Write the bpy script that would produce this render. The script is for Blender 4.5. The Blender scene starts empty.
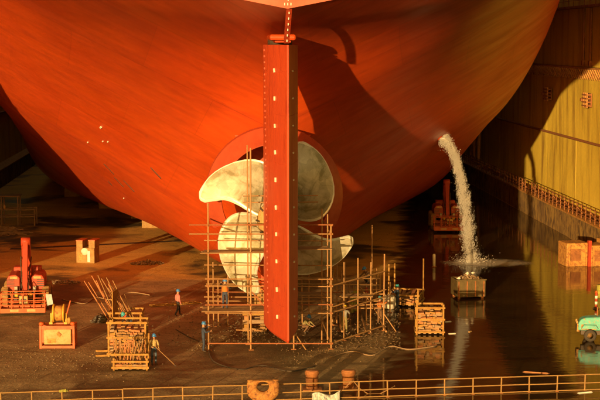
import bpy, bmesh, math, random
import numpy as np
from mathutils import Vector, Matrix, Euler
from mathutils.bvhtree import BVHTree
random.seed(7); rng = np.random.default_rng(7)
sc = bpy.context.scene
COL = sc.collection
R = math.radians

# ------------------------------------------------------------------ camera, sky, sun, exposure
FPX = 1480.0                                   # focal length in photo pixels (600 wide)
CAM = Vector((0, 0, 18.0))
PITCH, YAW = math.atan(158/FPX), math.atan(85/math.hypot(FPX, 158))
cd = bpy.data.cameras.new('camera'); cam = bpy.data.objects.new('camera', cd); COL.objects.link(cam)
cd.sensor_width = 36; cd.lens = 36*FPX/600; cd.clip_start = 1; cd.clip_end = 4000
cam.location = CAM; cam.rotation_euler = Euler((math.pi/2-PITCH, 0, -YAW), 'XYZ')
sc.camera = cam
CR = cam.rotation_euler.to_matrix()
SUN_AZ, SUN_EL = R(20.5), R(5.5)               # light travels towards +Y, turned SUN_AZ to +X
sdir = Vector((math.sin(SUN_AZ)*math.cos(SUN_EL), math.cos(SUN_AZ)*math.cos(SUN_EL), -math.sin(SUN_EL)))
w = bpy.data.worlds.new('World'); sc.world = w; w.use_nodes = True
nt = w.node_tree; bg = nt.nodes['Background']
sky = nt.nodes.new('ShaderNodeTexSky'); sky.sky_type = 'NISHITA'; sky.sun_disc = False
sky.sun_elevation = SUN_EL; sky.sun_rotation = math.pi + SUN_AZ
sky.dust_density = 4.0; sky.air_density = 1.6; sky.ozone_density = 0.6
tint = nt.nodes.new('ShaderNodeMix'); tint.data_type = 'RGBA'; tint.blend_type = 'MULTIPLY'
tint.inputs[0].default_value = 1.0; tint.inputs[7].default_value = (1.0, 0.85, 0.49, 1)   # the photo's warm white balance
nt.links.new(sky.outputs[0], tint.inputs[6]); nt.links.new(tint.outputs[2], bg.inputs[0])
bg.inputs[1].default_value = 0.15
sl = bpy.data.lights.new('sun', 'SUN'); so = bpy.data.objects.new('sun', sl); COL.objects.link(so)
sl.energy = 4.0; sl.angle = R(0.5); sl.color = (1.0, 0.635, 0.25)
so.rotation_euler = sdir.to_track_quat('-Z', 'Y').to_euler(); so.location = (-60, -60, 60)
sc.view_settings.view_transform = 'Standard'; sc.view_settings.look = 'None'
sc.view_settings.gamma = 1.0; sc.view_settings.exposure = 1.08
sc.render.engine = 'CYCLES'
sc.cycles.max_bounces = 5; sc.cycles.diffuse_bounces = 3; sc.cycles.glossy_bounces = 2; sc.cycles.transparent_max_bounces = 6
sc.cycles.use_denoising = True; sc.cycles.adaptive_threshold = .03

# ------------------------------------------------------------------ pixel helpers (photo pixels, 600x400)
def ray(px, py): return (CR @ Vector(((px-300)/FPX, -(py-200)/FPX, -1))).normalized()
def at(px, py, Y):
    d = ray(px, py); return CAM + d*((Y-CAM.y)/d.y)
def atx(px, py, X):
    d = ray(px, py); return CAM + d*((X-CAM.x)/d.x)
def gnd(px, py, z=0.0):
    d = ray(px, py); return CAM + d*((z-CAM.z)/d.z)

# ------------------------------------------------------------------ materials
def nodes(m):
    m.use_nodes = True; return m.node_tree, m.node_tree.nodes['Principled BSDF']
def N(t, kind, **kw):
    n = t.nodes.new(kind)
    for k, v in kw.items(): setattr(n, k, v)
    return n
def noise(t, vec, scale, detail=6, rough=.6, dist=0):
    n = N(t, 'ShaderNodeTexNoise'); n.inputs['Scale'].default_value = scale; n.inputs['Detail'].default_value = detail
    n.inputs['Roughness'].default_value = rough; n.inputs['Distortion'].default_value = dist
    t.links.new(vec, n.inputs['Vector']); return n.outputs['Fac']
def ramp(t, fac, stops):
    n = N(t, 'ShaderNodeValToRGB'); e = n.color_ramp.elements
    while len(e) < len(stops): e.new(.5)
    for i, (p, c) in enumerate(stops):
        e[i].position = p; e[i].color = (*c, 1) if len(c) == 3 else c
    t.links.new(fac, n.inputs[0]); return n.outputs[0]
def mixc(t, fac, a, b, mode='MIX'):
    n = N(t, 'ShaderNodeMix', data_type='RGBA', blend_type=mode)
    for s, v in ((0, fac), (6, a), (7, b)):
        if hasattr(v, 'is_linked') or hasattr(v, 'links'): t.links.new(v, n.inputs[s])
        elif s == 0: n.inputs[0].default_value = v
        else: n.inputs[s].default_value = (*v, 1)
    return n.outputs[2]
def mapping(t, out, scale, rot=(0, 0, 0)):
    n = N(t, 'ShaderNodeMapping'); n.inputs['Scale'].default_value = scale; n.inputs['Rotation'].default_value = rot
    t.links.new(out, n.inputs[0]); return n.outputs[0]
def bump(t, b, h, strength, dist=.05):
    n = N(t, 'ShaderNodeBump'); n.inputs['Strength'].default_value = strength; n.inputs['Distance'].default_value = dist
    t.links.new(h, n.inputs['Height'])
    if b.inputs['Normal'].is_linked: t.links.new(b.inputs['Normal'].links[0].from_socket, n.inputs['Normal'])
    t.links.new(n.outputs[0], b.inputs['Normal'])
MATS = {}
def mat(name, c1, c2=None, c3=None, rough=.65, metal=0., scale=1.5, c3at=.62, bmp=.15, stretch=(1, 1, 1), spec=.4):
    """worn surface: c1/c2 broad mottling, c3 patches (rust, dirt, bare metal)"""
    m = bpy.data.materials.new(name); t, b = nodes(m)
    tc = N(t, 'ShaderNodeTexCoord'); oi = N(t, 'ShaderNodeObjectInfo')
    ad = N(t, 'ShaderNodeVectorMath', operation='ADD'); t.links.new(tc.outputs['Object'], ad.inputs[0])
    sc_ = N(t, 'ShaderNodeVectorMath', operation='SCALE'); sc_.inputs['Scale'].default_value = .37
    t.links.new(oi.outputs['Location'], sc_.inputs[0]); t.links.new(sc_.outputs[0], ad.inputs[1])
    v = mapping(t, ad.outputs[0], stretch)
    c2 = c2 or tuple(x*.72 for x in c1)
    n1 = noise(t, v, scale)
    col = ramp(t, n1, [(.35, c1), (.65, c2)])
    if c3:
        n2 = noise(t, v, scale*2.3, 8, .7, .4)
        col = mixc(t, ramp(t, n2, [(c3at-.05, (0, 0, 0)), (c3at+.05, (1, 1, 1))]), col, c3)
    n3 = noise(t, v, scale*14, 4)
    col = mixc(t, .22, col, ramp(t, n3, [(.3, (.35,)*3), (.7, (1,)*3)]), 'MULTIPLY')
    t.links.new(col, b.inputs['Base Color'])
    t.links.new(ramp(t, n1, [(.3, (max(rough-.15, .05),)*3), (.7, (min(rough+.12, 1),)*3)]), b.inputs['Roughness'])
    b.inputs['Metallic'].default_value = metal; b.inputs['Specular IOR Level'].default_value = spec
    bump(t, b, n3, bmp, .02)
    MATS[name] = m; return m

def hull_material():
    m = bpy.data.materials.new('hull_red_paint'); t, b = nodes(m)
    tc = N(t, 'ShaderNodeTexCoord'); ob = tc.outputs['Object']
    sep = N(t, 'ShaderNodeSeparateXYZ'); t.links.new(ob, sep.inputs[0]); ab = N(t, 'ShaderNodeMath', operation='ABSOLUTE'); t.links.new(sep.outputs[0], ab.inputs[0])
    fl_ = N(t, 'ShaderNodeMath', operation='MULTIPLY_ADD'); fl_.inputs[1].default_value = -.5; t.links.new(ab.outputs[0], fl_.inputs[0]); t.links.new(sep.outputs[2], fl_.inputs[2])
    al = N(t, 'ShaderNodeMath', operation='MULTIPLY_ADD'); al.inputs[1].default_value = .5; t.links.new(sep.outputs[2], al.inputs[0]); t.links.new(ab.outputs[0], al.inputs[2])
    cb = N(t, 'ShaderNodeCombineXYZ'); t.links.new(al.outputs[0], cb.inputs[0]); t.links.new(fl_.outputs[0], cb.inputs[1]); uv = cb.outputs[0]
    streak = noise(t, mapping(t, uv, (.10, .95, 1)), 1.0, 5, .60, .9)
    fine = noise(t, mapping(t, uv, (.45, 3.4, 1)), 1.0, 5, .6)
    patch = noise(t, ob, .11, 5, .55)
    col = ramp(t, patch, [(.35, (.50, .066, .008)), (.65, (.42, .047, .006))])
    col = mixc(t, ramp(t, streak, [(.42, (0, 0, 0)), (.72, (.55,)*3)]), col, (.30, .032, .006))
    col = mixc(t, ramp(t, streak, [(.22, (.5,)*3), (.36, (0, 0, 0))]), col, (.52, .088, .014))
    col = mixc(t, .38, col, ramp(t, fine, [(.32, (.5,)*3), (.62, (1,)*3)]), 'MULTIPLY')
    br = N(t, 'ShaderNodeTexBrick'); br.inputs['Scale'].default_value = 1
    br.inputs['Brick Width'].default_value = 11; br.inputs['Row Height'].default_value = 3.1; br.inputs['Mortar Size'].default_value = .035
    br.inputs['Mortar Smooth'].default_value = .6
    br.inputs['Color1'].default_value = (1, 1, 1, 1); br.inputs['Color2'].default_value = (.78, .78, .78, 1); br.inputs['Mortar'].default_value = (.55, .53, .53, 1)
    wob = N(t, 'ShaderNodeVectorMath', operation='ADD'); t.links.new(uv, wob.inputs[0])
    t.links.new(br.outputs['Color'], (mx := N(t, 'ShaderNodeMix', data_type='RGBA', blend_type='MULTIPLY')).inputs[7])
    t.links.new(uv, br.inputs['Vector']); mx.inputs[0].default_value = .48; t.links.new(col, mx.inputs[6])
    # thin dark scuffs running down the plating
    sc2 = noise(t, mapping(t, ob, (1.4, .5, .10)), 1.0, 3, .7)
    col = mixc(t, ramp(t, sc2, [(.66, (0, 0, 0)), (.80, (.35,)*3)]), mx.outputs[2], (.16, .03, .012))
    t.links.new(col, b.inputs['Base Color'])
    t.links.new(ramp(t, streak, [(.3, (.36,)*3), (.7, (.56,)*3)]), b.inputs['Roughness'])
    b.inputs['Specular IOR Level'].default_value = .35
    bump(t, b, noise(t, mapping(t, uv, (.14, .55, 1)), 1.0, 3, .5), .30, .12)
    bump(t, b, streak, .35, .06); bump(t, b, fine, .12, .03)
    bump(t, b, br.outputs['Fac'], -.12, .03)
    return m
HULL = hull_material()

def floor_material():
    m = bpy.data.materials.new('dock_floor'); t, b = nodes(m)
    tc = N(t, 'ShaderNodeTexCoord'); o = tc.outputs['Object']
    big = noise(t, o, .09, 4, .62, .5); mid = noise(t, o, .55, 5, .7, .3); fin = noise(t, o, 7, 3, .7)
    col = ramp(t, mid, [(.3, (.21, .14, .068)), (.5, (.31, .21, .105)), (.72, (.45, .31, .16))])
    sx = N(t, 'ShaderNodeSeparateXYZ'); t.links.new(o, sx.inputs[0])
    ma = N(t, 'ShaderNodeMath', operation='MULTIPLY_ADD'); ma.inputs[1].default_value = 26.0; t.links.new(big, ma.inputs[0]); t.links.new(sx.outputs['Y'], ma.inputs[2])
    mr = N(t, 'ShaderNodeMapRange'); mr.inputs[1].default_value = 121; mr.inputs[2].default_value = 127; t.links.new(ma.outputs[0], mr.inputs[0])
    col = mixc(t, mr.outputs[0], col, mixc(t, mid, (.60, .335, .075), (.74, .44, .12)))  # sunlit strip put into the base colour: far floor brighter and more orange
    wet = ramp(t, big, [(.52, (0, 0, 0)), (.60, (1, 1, 1))])
    col = mixc(t, wet, col, (.13, .085, .042))
    col = mixc(t, .5, col, ramp(t, fin, [(.3, (.30,)*3), (.66, (1,)*3)]), 'MULTIPLY')
    br = N(t, 'ShaderNodeTexBrick'); br.inputs['Scale'].default_value = 1; br.inputs['Brick Width'].default_value = 8; br.inputs['Row Height'].default_value = 2.2
    br.inputs['Mortar Size'].default_value = .05; br.inputs['Color1'].default_value = (1,)*4; br.inputs['Color2'].default_value = (.8, .8, .8, 1); br.inputs['Mortar'].default_value = (.45, .42, .4, 1)
    t.links.new(mapping(t, o, (1, 1, 1), (0, 0, .35)), br.inputs['Vector'])
    mx = N(t, 'ShaderNodeMix', data_type='RGBA', blend_type='MULTIPLY'); mx.inputs[0].default_value = .55
    t.links.new(col, mx.inputs[6]); t.links.new(br.outputs['Color'], mx.inputs[7])
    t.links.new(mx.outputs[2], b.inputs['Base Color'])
    t.links.new(mixc(t, wet, ramp(t, mid, [(.3, (.7,)*3), (.7, (.92,)*3)]), ramp(t, mid, [(.3, (.42,)*3), (.7, (.7,)*3)])), b.inputs['Roughness'])
    b.inputs['Specular IOR Level'].default_value = .18
    bump(t, b, mid, .6, .18); bump(t, b, fin, .7, .06)
    return m
def water_material():
    m = bpy.data.materials.new('dock_water'); t, b = nodes(m)
    tc = N(t, 'ShaderNodeTexCoord'); o = tc.outputs['Object']
    silt = noise(t, o, .22, 6, .6)
    t.links.new(ramp(t, silt, [(.35, (.030, .016, .006)), (.7, (.060, .033, .012))]), b.inputs['Base Color'])
    b.inputs['Roughness'].default_value = .06; b.inputs['IOR'].default_value = 1.33; b.inputs['Specular IOR Level'].default_value = .62
    bump(t, b, noise(t, mapping(t, o, (.55, 1.5, 1)), 1.0, 3, .55, .6), .16, .05)
    bump(t, b, noise(t, mapping(t, o, (2.0, 4.2, 1)), 1.0, 2, .5, .4), .06, .02)
    return m
def blade_material():
    m = bpy.data.materials.new('propeller_bronze'); t, b = nodes(m); b.inputs['Coat Weight'].default_value = .15
    tc = N(t, 'ShaderNodeTexCoord'); o = tc.outputs['Object']
    at_ = N(t, 'ShaderNodeAttribute', attribute_name='edge_dist')
    patch = noise(t, o, .75, 7, .7, .8)
    vo = N(t, 'ShaderNodeTexVoronoi', distance='MANHATTAN'); vo.inputs['Scale'].default_value = 1.3; t.links.new(o, vo.inputs['Vector'])
    col = ramp(t, patch, [(.34, (.70, .66, .55)), (.5, (.55, .51, .39)), (.63, (.30, .27, .16))])
    col = mixc(t, .55, col, ramp(t, vo.outputs['Color'], [(.3, (.62,)*3), (.7, (1,)*3)]), 'MULTIPLY')
    drip = noise(t, mapping(t, o, (3.5, 3.5, .8)), 1.2, 7, .7, .3)
    col = mixc(t, ramp(t, drip, [(.56, (0, 0, 0)), (.72, (.7,)*3)]), col, (.36, .31, .19))
    rim = N(t, 'ShaderNodeMath', operation='LESS_THAN'); rim.inputs[1].default_value = .26
    wob = N(t, 'ShaderNodeMath', operation='MULTIPLY_ADD'); wob.inputs[1].default_value = .16
    t.links.new(noise(t, o, 3.0, 3), wob.inputs[0]); t.links.new(at_.outputs['Fac'], wob.inputs[2]); t.links.new(wob.outputs[0], rim.inputs[0])
    col = mixc(t, rim.outputs[0], col, (.80, .77, .68))
    t.links.new(col, b.inputs['Base Color'])
    b.inputs['Metallic'].default_value = .35; b.inputs['Roughness'].default_value = .42
    bump(t, b, drip, .15, .03)
    return m
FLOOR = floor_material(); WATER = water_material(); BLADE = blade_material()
def wall_material():
    m = bpy.data.materials.new('dock_wall_yellow'); t, b = nodes(m)
    tc = N(t, 'ShaderNodeTexCoord'); g = N(t, 'ShaderNodeNewGeometry'); o = g.outputs['Position']
    big = noise(t, o, .16, 6, .6, .3); run = noise(t, mapping(t, o, (1, .8, .09)), .8, 6, .66, .5); fin = noise(t, o, 3.5, 6, .7)
    col = ramp(t, big, [(.35, (.70, .52, .065)), (.65, (.56, .40, .045))])
    col = mixc(t, ramp(t, run, [(.50, (0, 0, 0)), (.70, (.8,)*3)]), col, (.20, .095, .020))
    col = mixc(t, ramp(t, run, [(.24, (.4,)*3), (.4, (0, 0, 0))]), col, (.74, .60, .16))
    col = mixc(t, .3, col, ramp(t, fin, [(.3, (.5,)*3), (.65, (1,)*3)]), 'MULTIPLY')
    t.links.new(col, b.inputs['Base Color']); b.inputs['Roughness'].default_value = .6
    bump(t, b, big, .4, .25); bump(t, b, fin, .15, .03)
    return m
WALL = wall_material()
M = mat
RED2 = M('rudder_red', (.46, .062, .020), (.38, .044, .014), (.30, .032, .012), rough=.5, scale=.55, c3at=.60, bmp=.10, stretch=(1.3, 1.3, .25))
TRANS = M('transom_red', (.54, .105, .055), (.47, .080, .040), rough=.55, scale=.4, bmp=.04)
DUCTM = M('duct_red', (.44, .075, .032), (.36, .055, .022), rough=.5, scale=.8, bmp=.06)
ANODE = M('zinc', (.74, .70, .60), (.55, .5, .4), rough=.6, scale=6)
RUST = M('rusty_steel', (.30, .115, .030), (.17, .062, .020), (.42, .20, .06), rough=.8, scale=2.5, bmp=.35)
RUSTY = M('rust_yellow', (.48, .25, .055), (.36, .16, .035), (.20, .075, .022), rough=.75, scale=2.2, c3at=.55, bmp=.3)
TUBE = M('scaffold_tube', (.34, .18, .065), (.22, .105, .038), (.46, .29, .12), rough=.6, scale=2.5, c3at=.58)
TUBER = M('scaffold_tube_painted', (.30, .095, .03), (.22, .07, .022), (.18, .08, .03), rough=.6, scale=2.5)
PLANK = M('scaffold_plank', (.30, .18, .08), (.20, .11, .045), (.16, .08, .03), rough=.85, scale=3, stretch=(.4, 3, 3))
WOOD = M('pale_wood', (.33, .19, .08), (.22, .11, .04), (.28, .12, .035), rough=.85, scale=4, stretch=(.5, 3, 3))
WOODR = M('reddish_wood', (.46, .19, .075), (.34, .12, .045), (.58, .34, .15), rough=.85, scale=4, stretch=(.5, 3, 3))
WOODG = M('grey_wood', (.33, .22, .13), (.22, .14, .08), rough=.9, scale=4, stretch=(.5, 3, 3))
CRATE = M('crate_yellow_wood', (.36, .195, .040), (.25, .125, .026), (.24, .10, .025), rough=.8, scale=3)
ORANGE = M('machine_orange', (.52, .10, .022), (.42, .075, .018), (.28, .08, .03), rough=.5, scale=2.5, c3at=.66, bmp=.08)
REDP = M('machine_red', (.38, .045, .014), (.29, .033, .011), (.20, .05, .025), rough=.5, scale=2.5, c3at=.66, bmp=.08)
YELP = M('machine_yellow', (.62, .36, .040), (.50, .27, .030), (.28, .12, .03), rough=.55, scale=4, c3at=.64)
CREAM = M('cream_panel', (.50, .32, .13), (.40, .24, .09), (.36, .17, .05), rough=.6, scale=3, c3at=.60)
TEAL = M('tractor_teal', (.10, .42, .36), (.07, .32, .28), (.36, .20, .08), rough=.45, scale=2.5, c3at=.60, bmp=.08)
RUBBER = M('tyre_rubber', (.030, .025, .020), (.055, .042, .030), rough=.85, scale=4)
TYREY = M('dusty_tyre', (.33, .20, .07), (.22, .125, .045), (.10, .06, .03), rough=.9, scale=4)
DARK = M('dark_steel', (.045, .034, .026), (.075, .05, .033), rough=.6, scale=3)
STEEL = M('bare_steel', (.34, .30, .25), (.24, .2, .16), rough=.45, metal=.5, scale=4)
CONC = M('block_concrete', (.36, .215, .075), (.25, .14, .050), (.22, .12, .05), rough=.85, scale=2.5)
LEDGE = M('ledge_concrete', (.34, .21, .055), (.17, .095, .030), (.10, .055, .022), rough=.85, c3at=.53, bmp=.5, scale=.7, stretch=(1, 1, .5))
TIMBER = M('block_timber', (.50, .22, .07), (.40, .16, .05), rough=.85, scale=3, stretch=(.5, 3, 3))
WHITE = M('white_paint', (.78, .74, .66), (.66, .6, .5), rough=.6, scale=3)
FOAM = M('splash_foam', (.80, .76, .68), (.66, .6, .52), rough=.5, scale=4)
STONE = M('gravel_stone', (.27, .18, .10), (.17, .11, .06), rough=.9, scale=5)
SCRAP = M('scrap_metal', (.24, .15, .075), (.13, .08, .045), (.44, .36, .25), rough=.7, scale=5, c3at=.58)
SACK = M('white_sack', (.62, .56, .46), (.48, .42, .34), rough=.85, scale=4)
GREENSCRAP = M('olive_scrap', (.34, .34, .06), (.25, .23, .04), (.3, .12, .04), rough=.8, scale=3)
OLIVE = M('olive_steel', (.10, .07, .02), (.065, .045, .014), (.15, .06, .02), rough=.7, scale=3)
LITTER = M('offcut', (.16, .10, .05), (.08, .05, .026), rough=.9, scale=5)
RAILM = M('railing_paint', (.34, .21, .065), (.24, .13, .04), (.16, .065, .025), rough=.7, scale=3, c3at=.55)
CASTR = M('cast_rust', (.40, .19, .045), (.26, .105, .028), (.14, .05, .018), rough=.85, scale=3.2, c3at=.56, bmp=.5)
SKIN = M('skin', (.42, .22, .13), rough=.6, scale=6, bmp=.02)
HELM_B = M('helmet_blue', (.05, .20, .52), (.04, .17, .45), rough=.35, scale=3, bmp=.02)
HELM_Y = M('helmet_yellow', (.80, .55, .03), (.7, .47, .03), rough=.35, scale=3, bmp=.02)
HELM_T = M('helmet_teal', (.05, .33, .42), (.04, .28, .36), rough=.35, scale=3, bmp=.02)
CL = {k: M('cloth_'+k, c, rough=.9, scale=6, bmp=.25) for k, c in {
    'khaki': (.50, .36, .15), 'navy': (.035, .050, .095), 'denim': (.07, .10, .15), 'pink': (.62, .18, .17), 'black': (.030, .024, .024),
    'grey': (.26, .25, .22), 'orange': (.62, .17, .03), 'olive': (.24, .20, .08), 'red': (.5, .06, .04), 'brown': (.17, .09, .045), 'paleblue': (.40, .48, .52)}.items()}
STRIPE = bpy.data.materials.new('striped_rope_cloth')
_t, _b = nodes(STRIPE); _tc = N(_t, 'ShaderNodeTexCoord'); _w = N(_t, 'ShaderNodeTexWave'); _w.inputs['Scale'].default_value = 4.2; _w.inputs['Distortion'].default_value = 4.0
_t.links.new(mapping(_t, _tc.outputs['Object'], (1, .3, .8)), _w.inputs[0])
_t.links.new(ramp(_t, _w.outputs['Fac'], [(.45, (.75, .72, .66)), (.55, (.03, .035, .08))]), _b.inputs['Base Color']); _b.inputs['Roughness'].default_value = .9

# ------------------------------------------------------------------ mesh helpers
class MB:
    def __init__(s): s.v = []; s.f = []; s.smooth = []
    def add(s, vs, fs, smooth=False):
        k = len(s.v); s.v += [tuple(v) for v in vs]; s.f += [tuple(i+k for i in f) for f in fs]; s.smooth += [smooth]*len(fs); return s
    def box(s, c, d, rot=None, taper=1.0):
        hx, hy, hz = d[0]/2, d[1]/2, d[2]/2
        vs = [Vector((x*hx*(taper if z > 0 else 1), y*hy*(taper if z > 0 else 1), z*hz)) for z in (-1, 1) for x, y in ((-1, -1), (1, -1), (1, 1), (-1, 1))]
        if rot is not None:
            m = Euler(rot).to_matrix(); vs = [m @ v for v in vs]
        return s.add([Vector(c)+v for v in vs], [(3, 2, 1, 0), (4, 5, 6, 7), (0, 1, 5, 4), (1, 2, 6, 5), (2, 3, 7, 6), (3, 0, 4, 7)])
    def tube(s, pts, r, n=8, caps=True):
        pts = [Vector(p) for p in pts]; rs = r if isinstance(r, (list, tuple)) else [r]*len(pts)
        vs, fs = [], []
        t0 = (pts[1]-pts[0]).normalized(); up = Vector((0, 0, 1)) if abs(t0.z) < .9 else Vector((1, 0, 0))
        a = t0.cross(up).normalized()
        for i, p in enumerate(pts):
            t = (pts[min(i+1, len(pts)-1)]-pts[max(i-1, 0)]).normalized()
            a = (a - t*a.dot(t)).normalized(); b = t.cross(a)
            for k in range(n):
                th = 2*math.pi*k/n; vs.append(p+(a*math.cos(th)+b*math.sin(th))*rs[i])
        for i in range(len(pts)-1):
            for k in range(n):
                fs.append((i*n+k, i*n+(k+1) % n, (i+1)*n+(k+1) % n, (i+1)*n+k))
        s.add(vs, fs, n > 6)
        if caps:
            m = len(s.v)-len(vs)
            s.f += [tuple(m+k for k in range(n))[::-1], tuple(m+(len(pts)-1)*n+k for k in range(n))]; s.smooth += [False]*2
        return s
    def lathe(s, c, prof, n=20, axis='Z', caps=True):
        c = Vector(c); vs = []; fs = []
        for (r, h) in prof:
            for k in range(n):
                th = 2*math.pi*k/n; x, y = r*math.cos(th), r*math.sin(th)
                vs.append(c+Vector({'Z': (x, y, h), 'Y': (x, -h, y), 'X': (h, x, y)}[axis]))
        for i in range(len(prof)-1):
            for k in range(n): fs.append((i*n+k, i*n+(k+1) % n, (i+1)*n+(k+1) % n, (i+1)*n+k))
        if caps: fs += [tuple(range(n))[::-1], tuple((len(prof)-1)*n+k for k in range(n))]
        return s.add(vs, fs, True)
    def prism(s, poly, y0, y1, to=lambda a, h, b: (a, h, b)):
        n = len(poly); vs = [to(a, y0, b) for a, b in poly]+[to(a, y1, b) for a, b in poly]
        return s.add(vs, [tuple(range(n)), tuple(range(n, 2*n))[::-1]]+[(i, n+i, n+(i+1) % n, (i+1) % n) for i in range(n)])
    def rock(s, c, r, sq=.7):
        vs = [Vector(c)+Vector((x, y, z*sq))*r*random.uniform(.6, 1.25) for x, y, z in ((1, 0, 0), (0, 1, 0), (-1, 0, 0), (0, -1, 0), (0, 0, 1), (0, 0, -1))]
        return s.add(vs, [(0, 1, 4), (1, 2, 4), (2, 3, 4), (3, 0, 4), (1, 0, 5), (2, 1, 5), (3, 2, 5), (0, 3, 5)])
    def mesh(s, name, m):
        me = bpy.data.meshes.new(name); me.from_pydata(s.v, [], s.f)
        me.polygons.foreach_set('use_smooth', s.smooth)
        bm = bmesh.new(); bm.from_mesh(me); bmesh.ops.recalc_face_normals(bm, faces=bm.faces); bm.to_mesh(me); bm.free()
        if m: me.materials.append(m)
        me.update(); return me
    def build(s, name, m, parent=None, bevel=0): return link(name, s.mesh(name, m), parent, bevel=bevel)
def link(name, me, parent=None, loc=None, rot=None, bevel=0):
    o = bpy.data.objects.new(name, me); COL.objects.link(o)
    if parent is not None: o.parent = parent
    if loc is not None: o.location = loc
    if rot is not None: o.rotation_euler = rot
    if bevel:
        b = o.modifiers.new('bevel', 'BEVEL'); b.width = bevel; b.segments = 2; b.limit_method = 'ANGLE'
    return o
def tag(o, label=None, cat=None, group=None, kind=None):
    for k, v in (('label', label), ('category', cat), ('group', group), ('kind', kind)):
        if v: o[k] = v
    return o
def thing(name, label, cat, loc=(0, 0, 0), rz=0, group=None):
    o = bpy.data.objects.new(name, None); COL.objects.link(o); o.location = loc; o.rotation_euler = (0, 0, rz); o.empty_display_size = .3
    return tag(o, label, cat, group)
def copy_tree(o, parent=None):
    c = o.copy(); COL.objects.link(c); c.parent = parent
    for ch in list(o.children): copy_tree(ch, c)
    return c
_tube_cache = {}
def pole(name, a, b, r, m, parent):
    """a straight tube between two points given in the parent's space; alike poles share a unit mesh"""
    a, b = Vector(a), Vector(b)
    key = m.name
    if key not in _tube_cache: _tube_cache[key] = MB().tube([(0, 0, 0), (0, 0, 1)], 1.0, 10).mesh('tube', m)
    o = link(name, _tube_cache[key], parent, a, (b-a).to_track_quat('Z', 'Y').to_euler()); o.scale = (r, r, (b-a).length)
    return o

# ------------------------------------------------------------------ the setting: sea, dock floor, flooded half
sea = MB().add([(-3000, -400, -3), (3000, -400, -3), (3000, 3400, -3), (-3000, 3400, -3)], [(0, 1, 2, 3)]).build('sea', WATER); tag(sea, kind='structure')
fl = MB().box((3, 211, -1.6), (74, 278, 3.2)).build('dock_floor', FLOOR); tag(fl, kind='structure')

a_, b_ = gnd(10, 249), gnd(196, 240)
dc = MB().add([(a_.x, a_.y-.45, .004), (b_.x, b_.y-.45, .004), (b_.x, b_.y+.45, .004), (a_.x, a_.y+.45, .004)], [(0, 1, 2, 3)]).build('drain_channel', DARK); tag(dc, kind='structure')
XW, XL = 34.0, -28.0
def water_mesh():
    pts = [(404, 150), (404, 236), (398, 262), (393, 285), (388, 312), (391, 327), (399, 342), (402, 356), (390, 366), (372, 374), (352, 384), (336, 396), (320, 410)]
    e = sorted([(gnd(*p).y, gnd(*p).x) for p in pts])
    ey, ex = [p[0] for p in e], [p[1] for p in e]
    xs = np.concatenate([np.arange(-8, 16, .5), [18, 24, XW-1.45]]); ys = np.concatenate([np.arange(71.2, 112, .5), np.arange(112, 341, 3)])
    V = [(x, y, .006) for y in ys for x in xs]; n = len(xs)
    D = [float(x-np.interp(y, ey, ex)) for y in ys for x in xs]
    F = [(j*n+i, j*n+i+1, (j+1)*n+i+1, (j+1)*n+i) for j in range(len(ys)-1) for i in range(n-1) if max(D[j*n+i], D[j*n+i+1], D[(j+1)*n+i]) > -4]
    me = bpy.data.meshes.new('flood_water'); me.from_pydata(V, [], F)
    at_ = me.attributes.new('depth', 'FLOAT', 'POINT'); at_.data.foreach_set('value', D); me.materials.append(SHORE); return me
SHORE = WATER.copy(); SHORE.name = 'flood_water_shallow'
_t = SHORE.node_tree; _b = _t.nodes['Principled BSDF']; _tc = N(_t, 'ShaderNodeTexCoord'); _at = N(_t, 'ShaderNodeAttribute', attribute_name='depth')
_ma = N(_t, 'ShaderNodeMath', operation='MULTIPLY_ADD'); _ma.inputs[1].default_value = 5.0
_t.links.new(noise(_t, mapping(_t, _tc.outputs['Object'], (.6, 1, 1)), .55, 5, .62, .6), _ma.inputs[0]); _t.links.new(_at.outputs['Fac'], _ma.inputs[2])
_mr = N(_t, 'ShaderNodeMapRange'); _mr.inputs[1].default_value = 1.7; _mr.inputs[2].default_value = 3.4; _t.links.new(_ma.outputs[0], _mr.inputs[0])
_t.links.new(_mr.outputs[0], _b.inputs['Alpha'])
fw = link('flood_water', water_mesh()); tag(fw, kind='structure')
# ------------------------------------------------------------------ dock walls
STRAKES = [(2.2, 8.9), (8.9, 15.7), (15.7, 21.2), (21.2, 26.5)]
def dock_wall(x, s, label):
    """s=+1: the face looks to -X (right wall); s=-1: looks to +X"""
    y0, y1, seg = 94.0 if s < 0 else 100.0, 340.0, 12.6
    t = thing('dock_wall', label, 'wall', (x, y0, 0))
    n = int((y1-y0)/seg)
    for z0, z1 in STRAKES:
        me = MB().box((0, 0, 0), (.30, seg-.05, z1-z0-.06)).mesh('wall_panel', WALL)
        for k in range(n):
            o = link('wall_panel', me, t, (s*(.15+random.uniform(0, .012)), seg*(k+.5), (z0+z1)/2))
    MB().box((s*2.6, n*seg/2, 13.2), (4.6, n*seg, 26.4)).build('wall_core', RUST, t)
    MB().box((-s*.55, n*seg/2, 1.1), (1.7, n*seg, 2.2)).build('ledge', LEDGE, t)
    MB().box((-s*.60, n*seg/2, 2.27), (1.95, n*seg, .14)).build('ledge_deck', RUSTY, t)
    MB().box((-s*.10, n*seg/2, 15.62), (.5, n*seg, .16)).build('wall_shelf', RUSTY, t)
    MB().box((-s*.45, n*seg/2, 21.2), (1.3, n*seg, .18)).build('upper_walkway', RUST, t)
    pole('wall_rail', (-s*.14, 0, 8.9), (-s*.14, n*seg, 8.9), .13, RUST, t)
    if s < 0: MB().box((s*2.6, -4.2, 2.6), (5.2, 8.2, 5.2)).build('added_shade_block', RUST, t)  # added block out of view, keeps sun off the floor but not the hull
    return t, y0, n*seg
rw, ry0, rlen = dock_wall(XW, 1, 'tall stained yellow dock wall to the right of the ship')
lw, ly0, llen = dock_wall(XL, -1, 'dock wall in deep shade at the far left')
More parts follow.
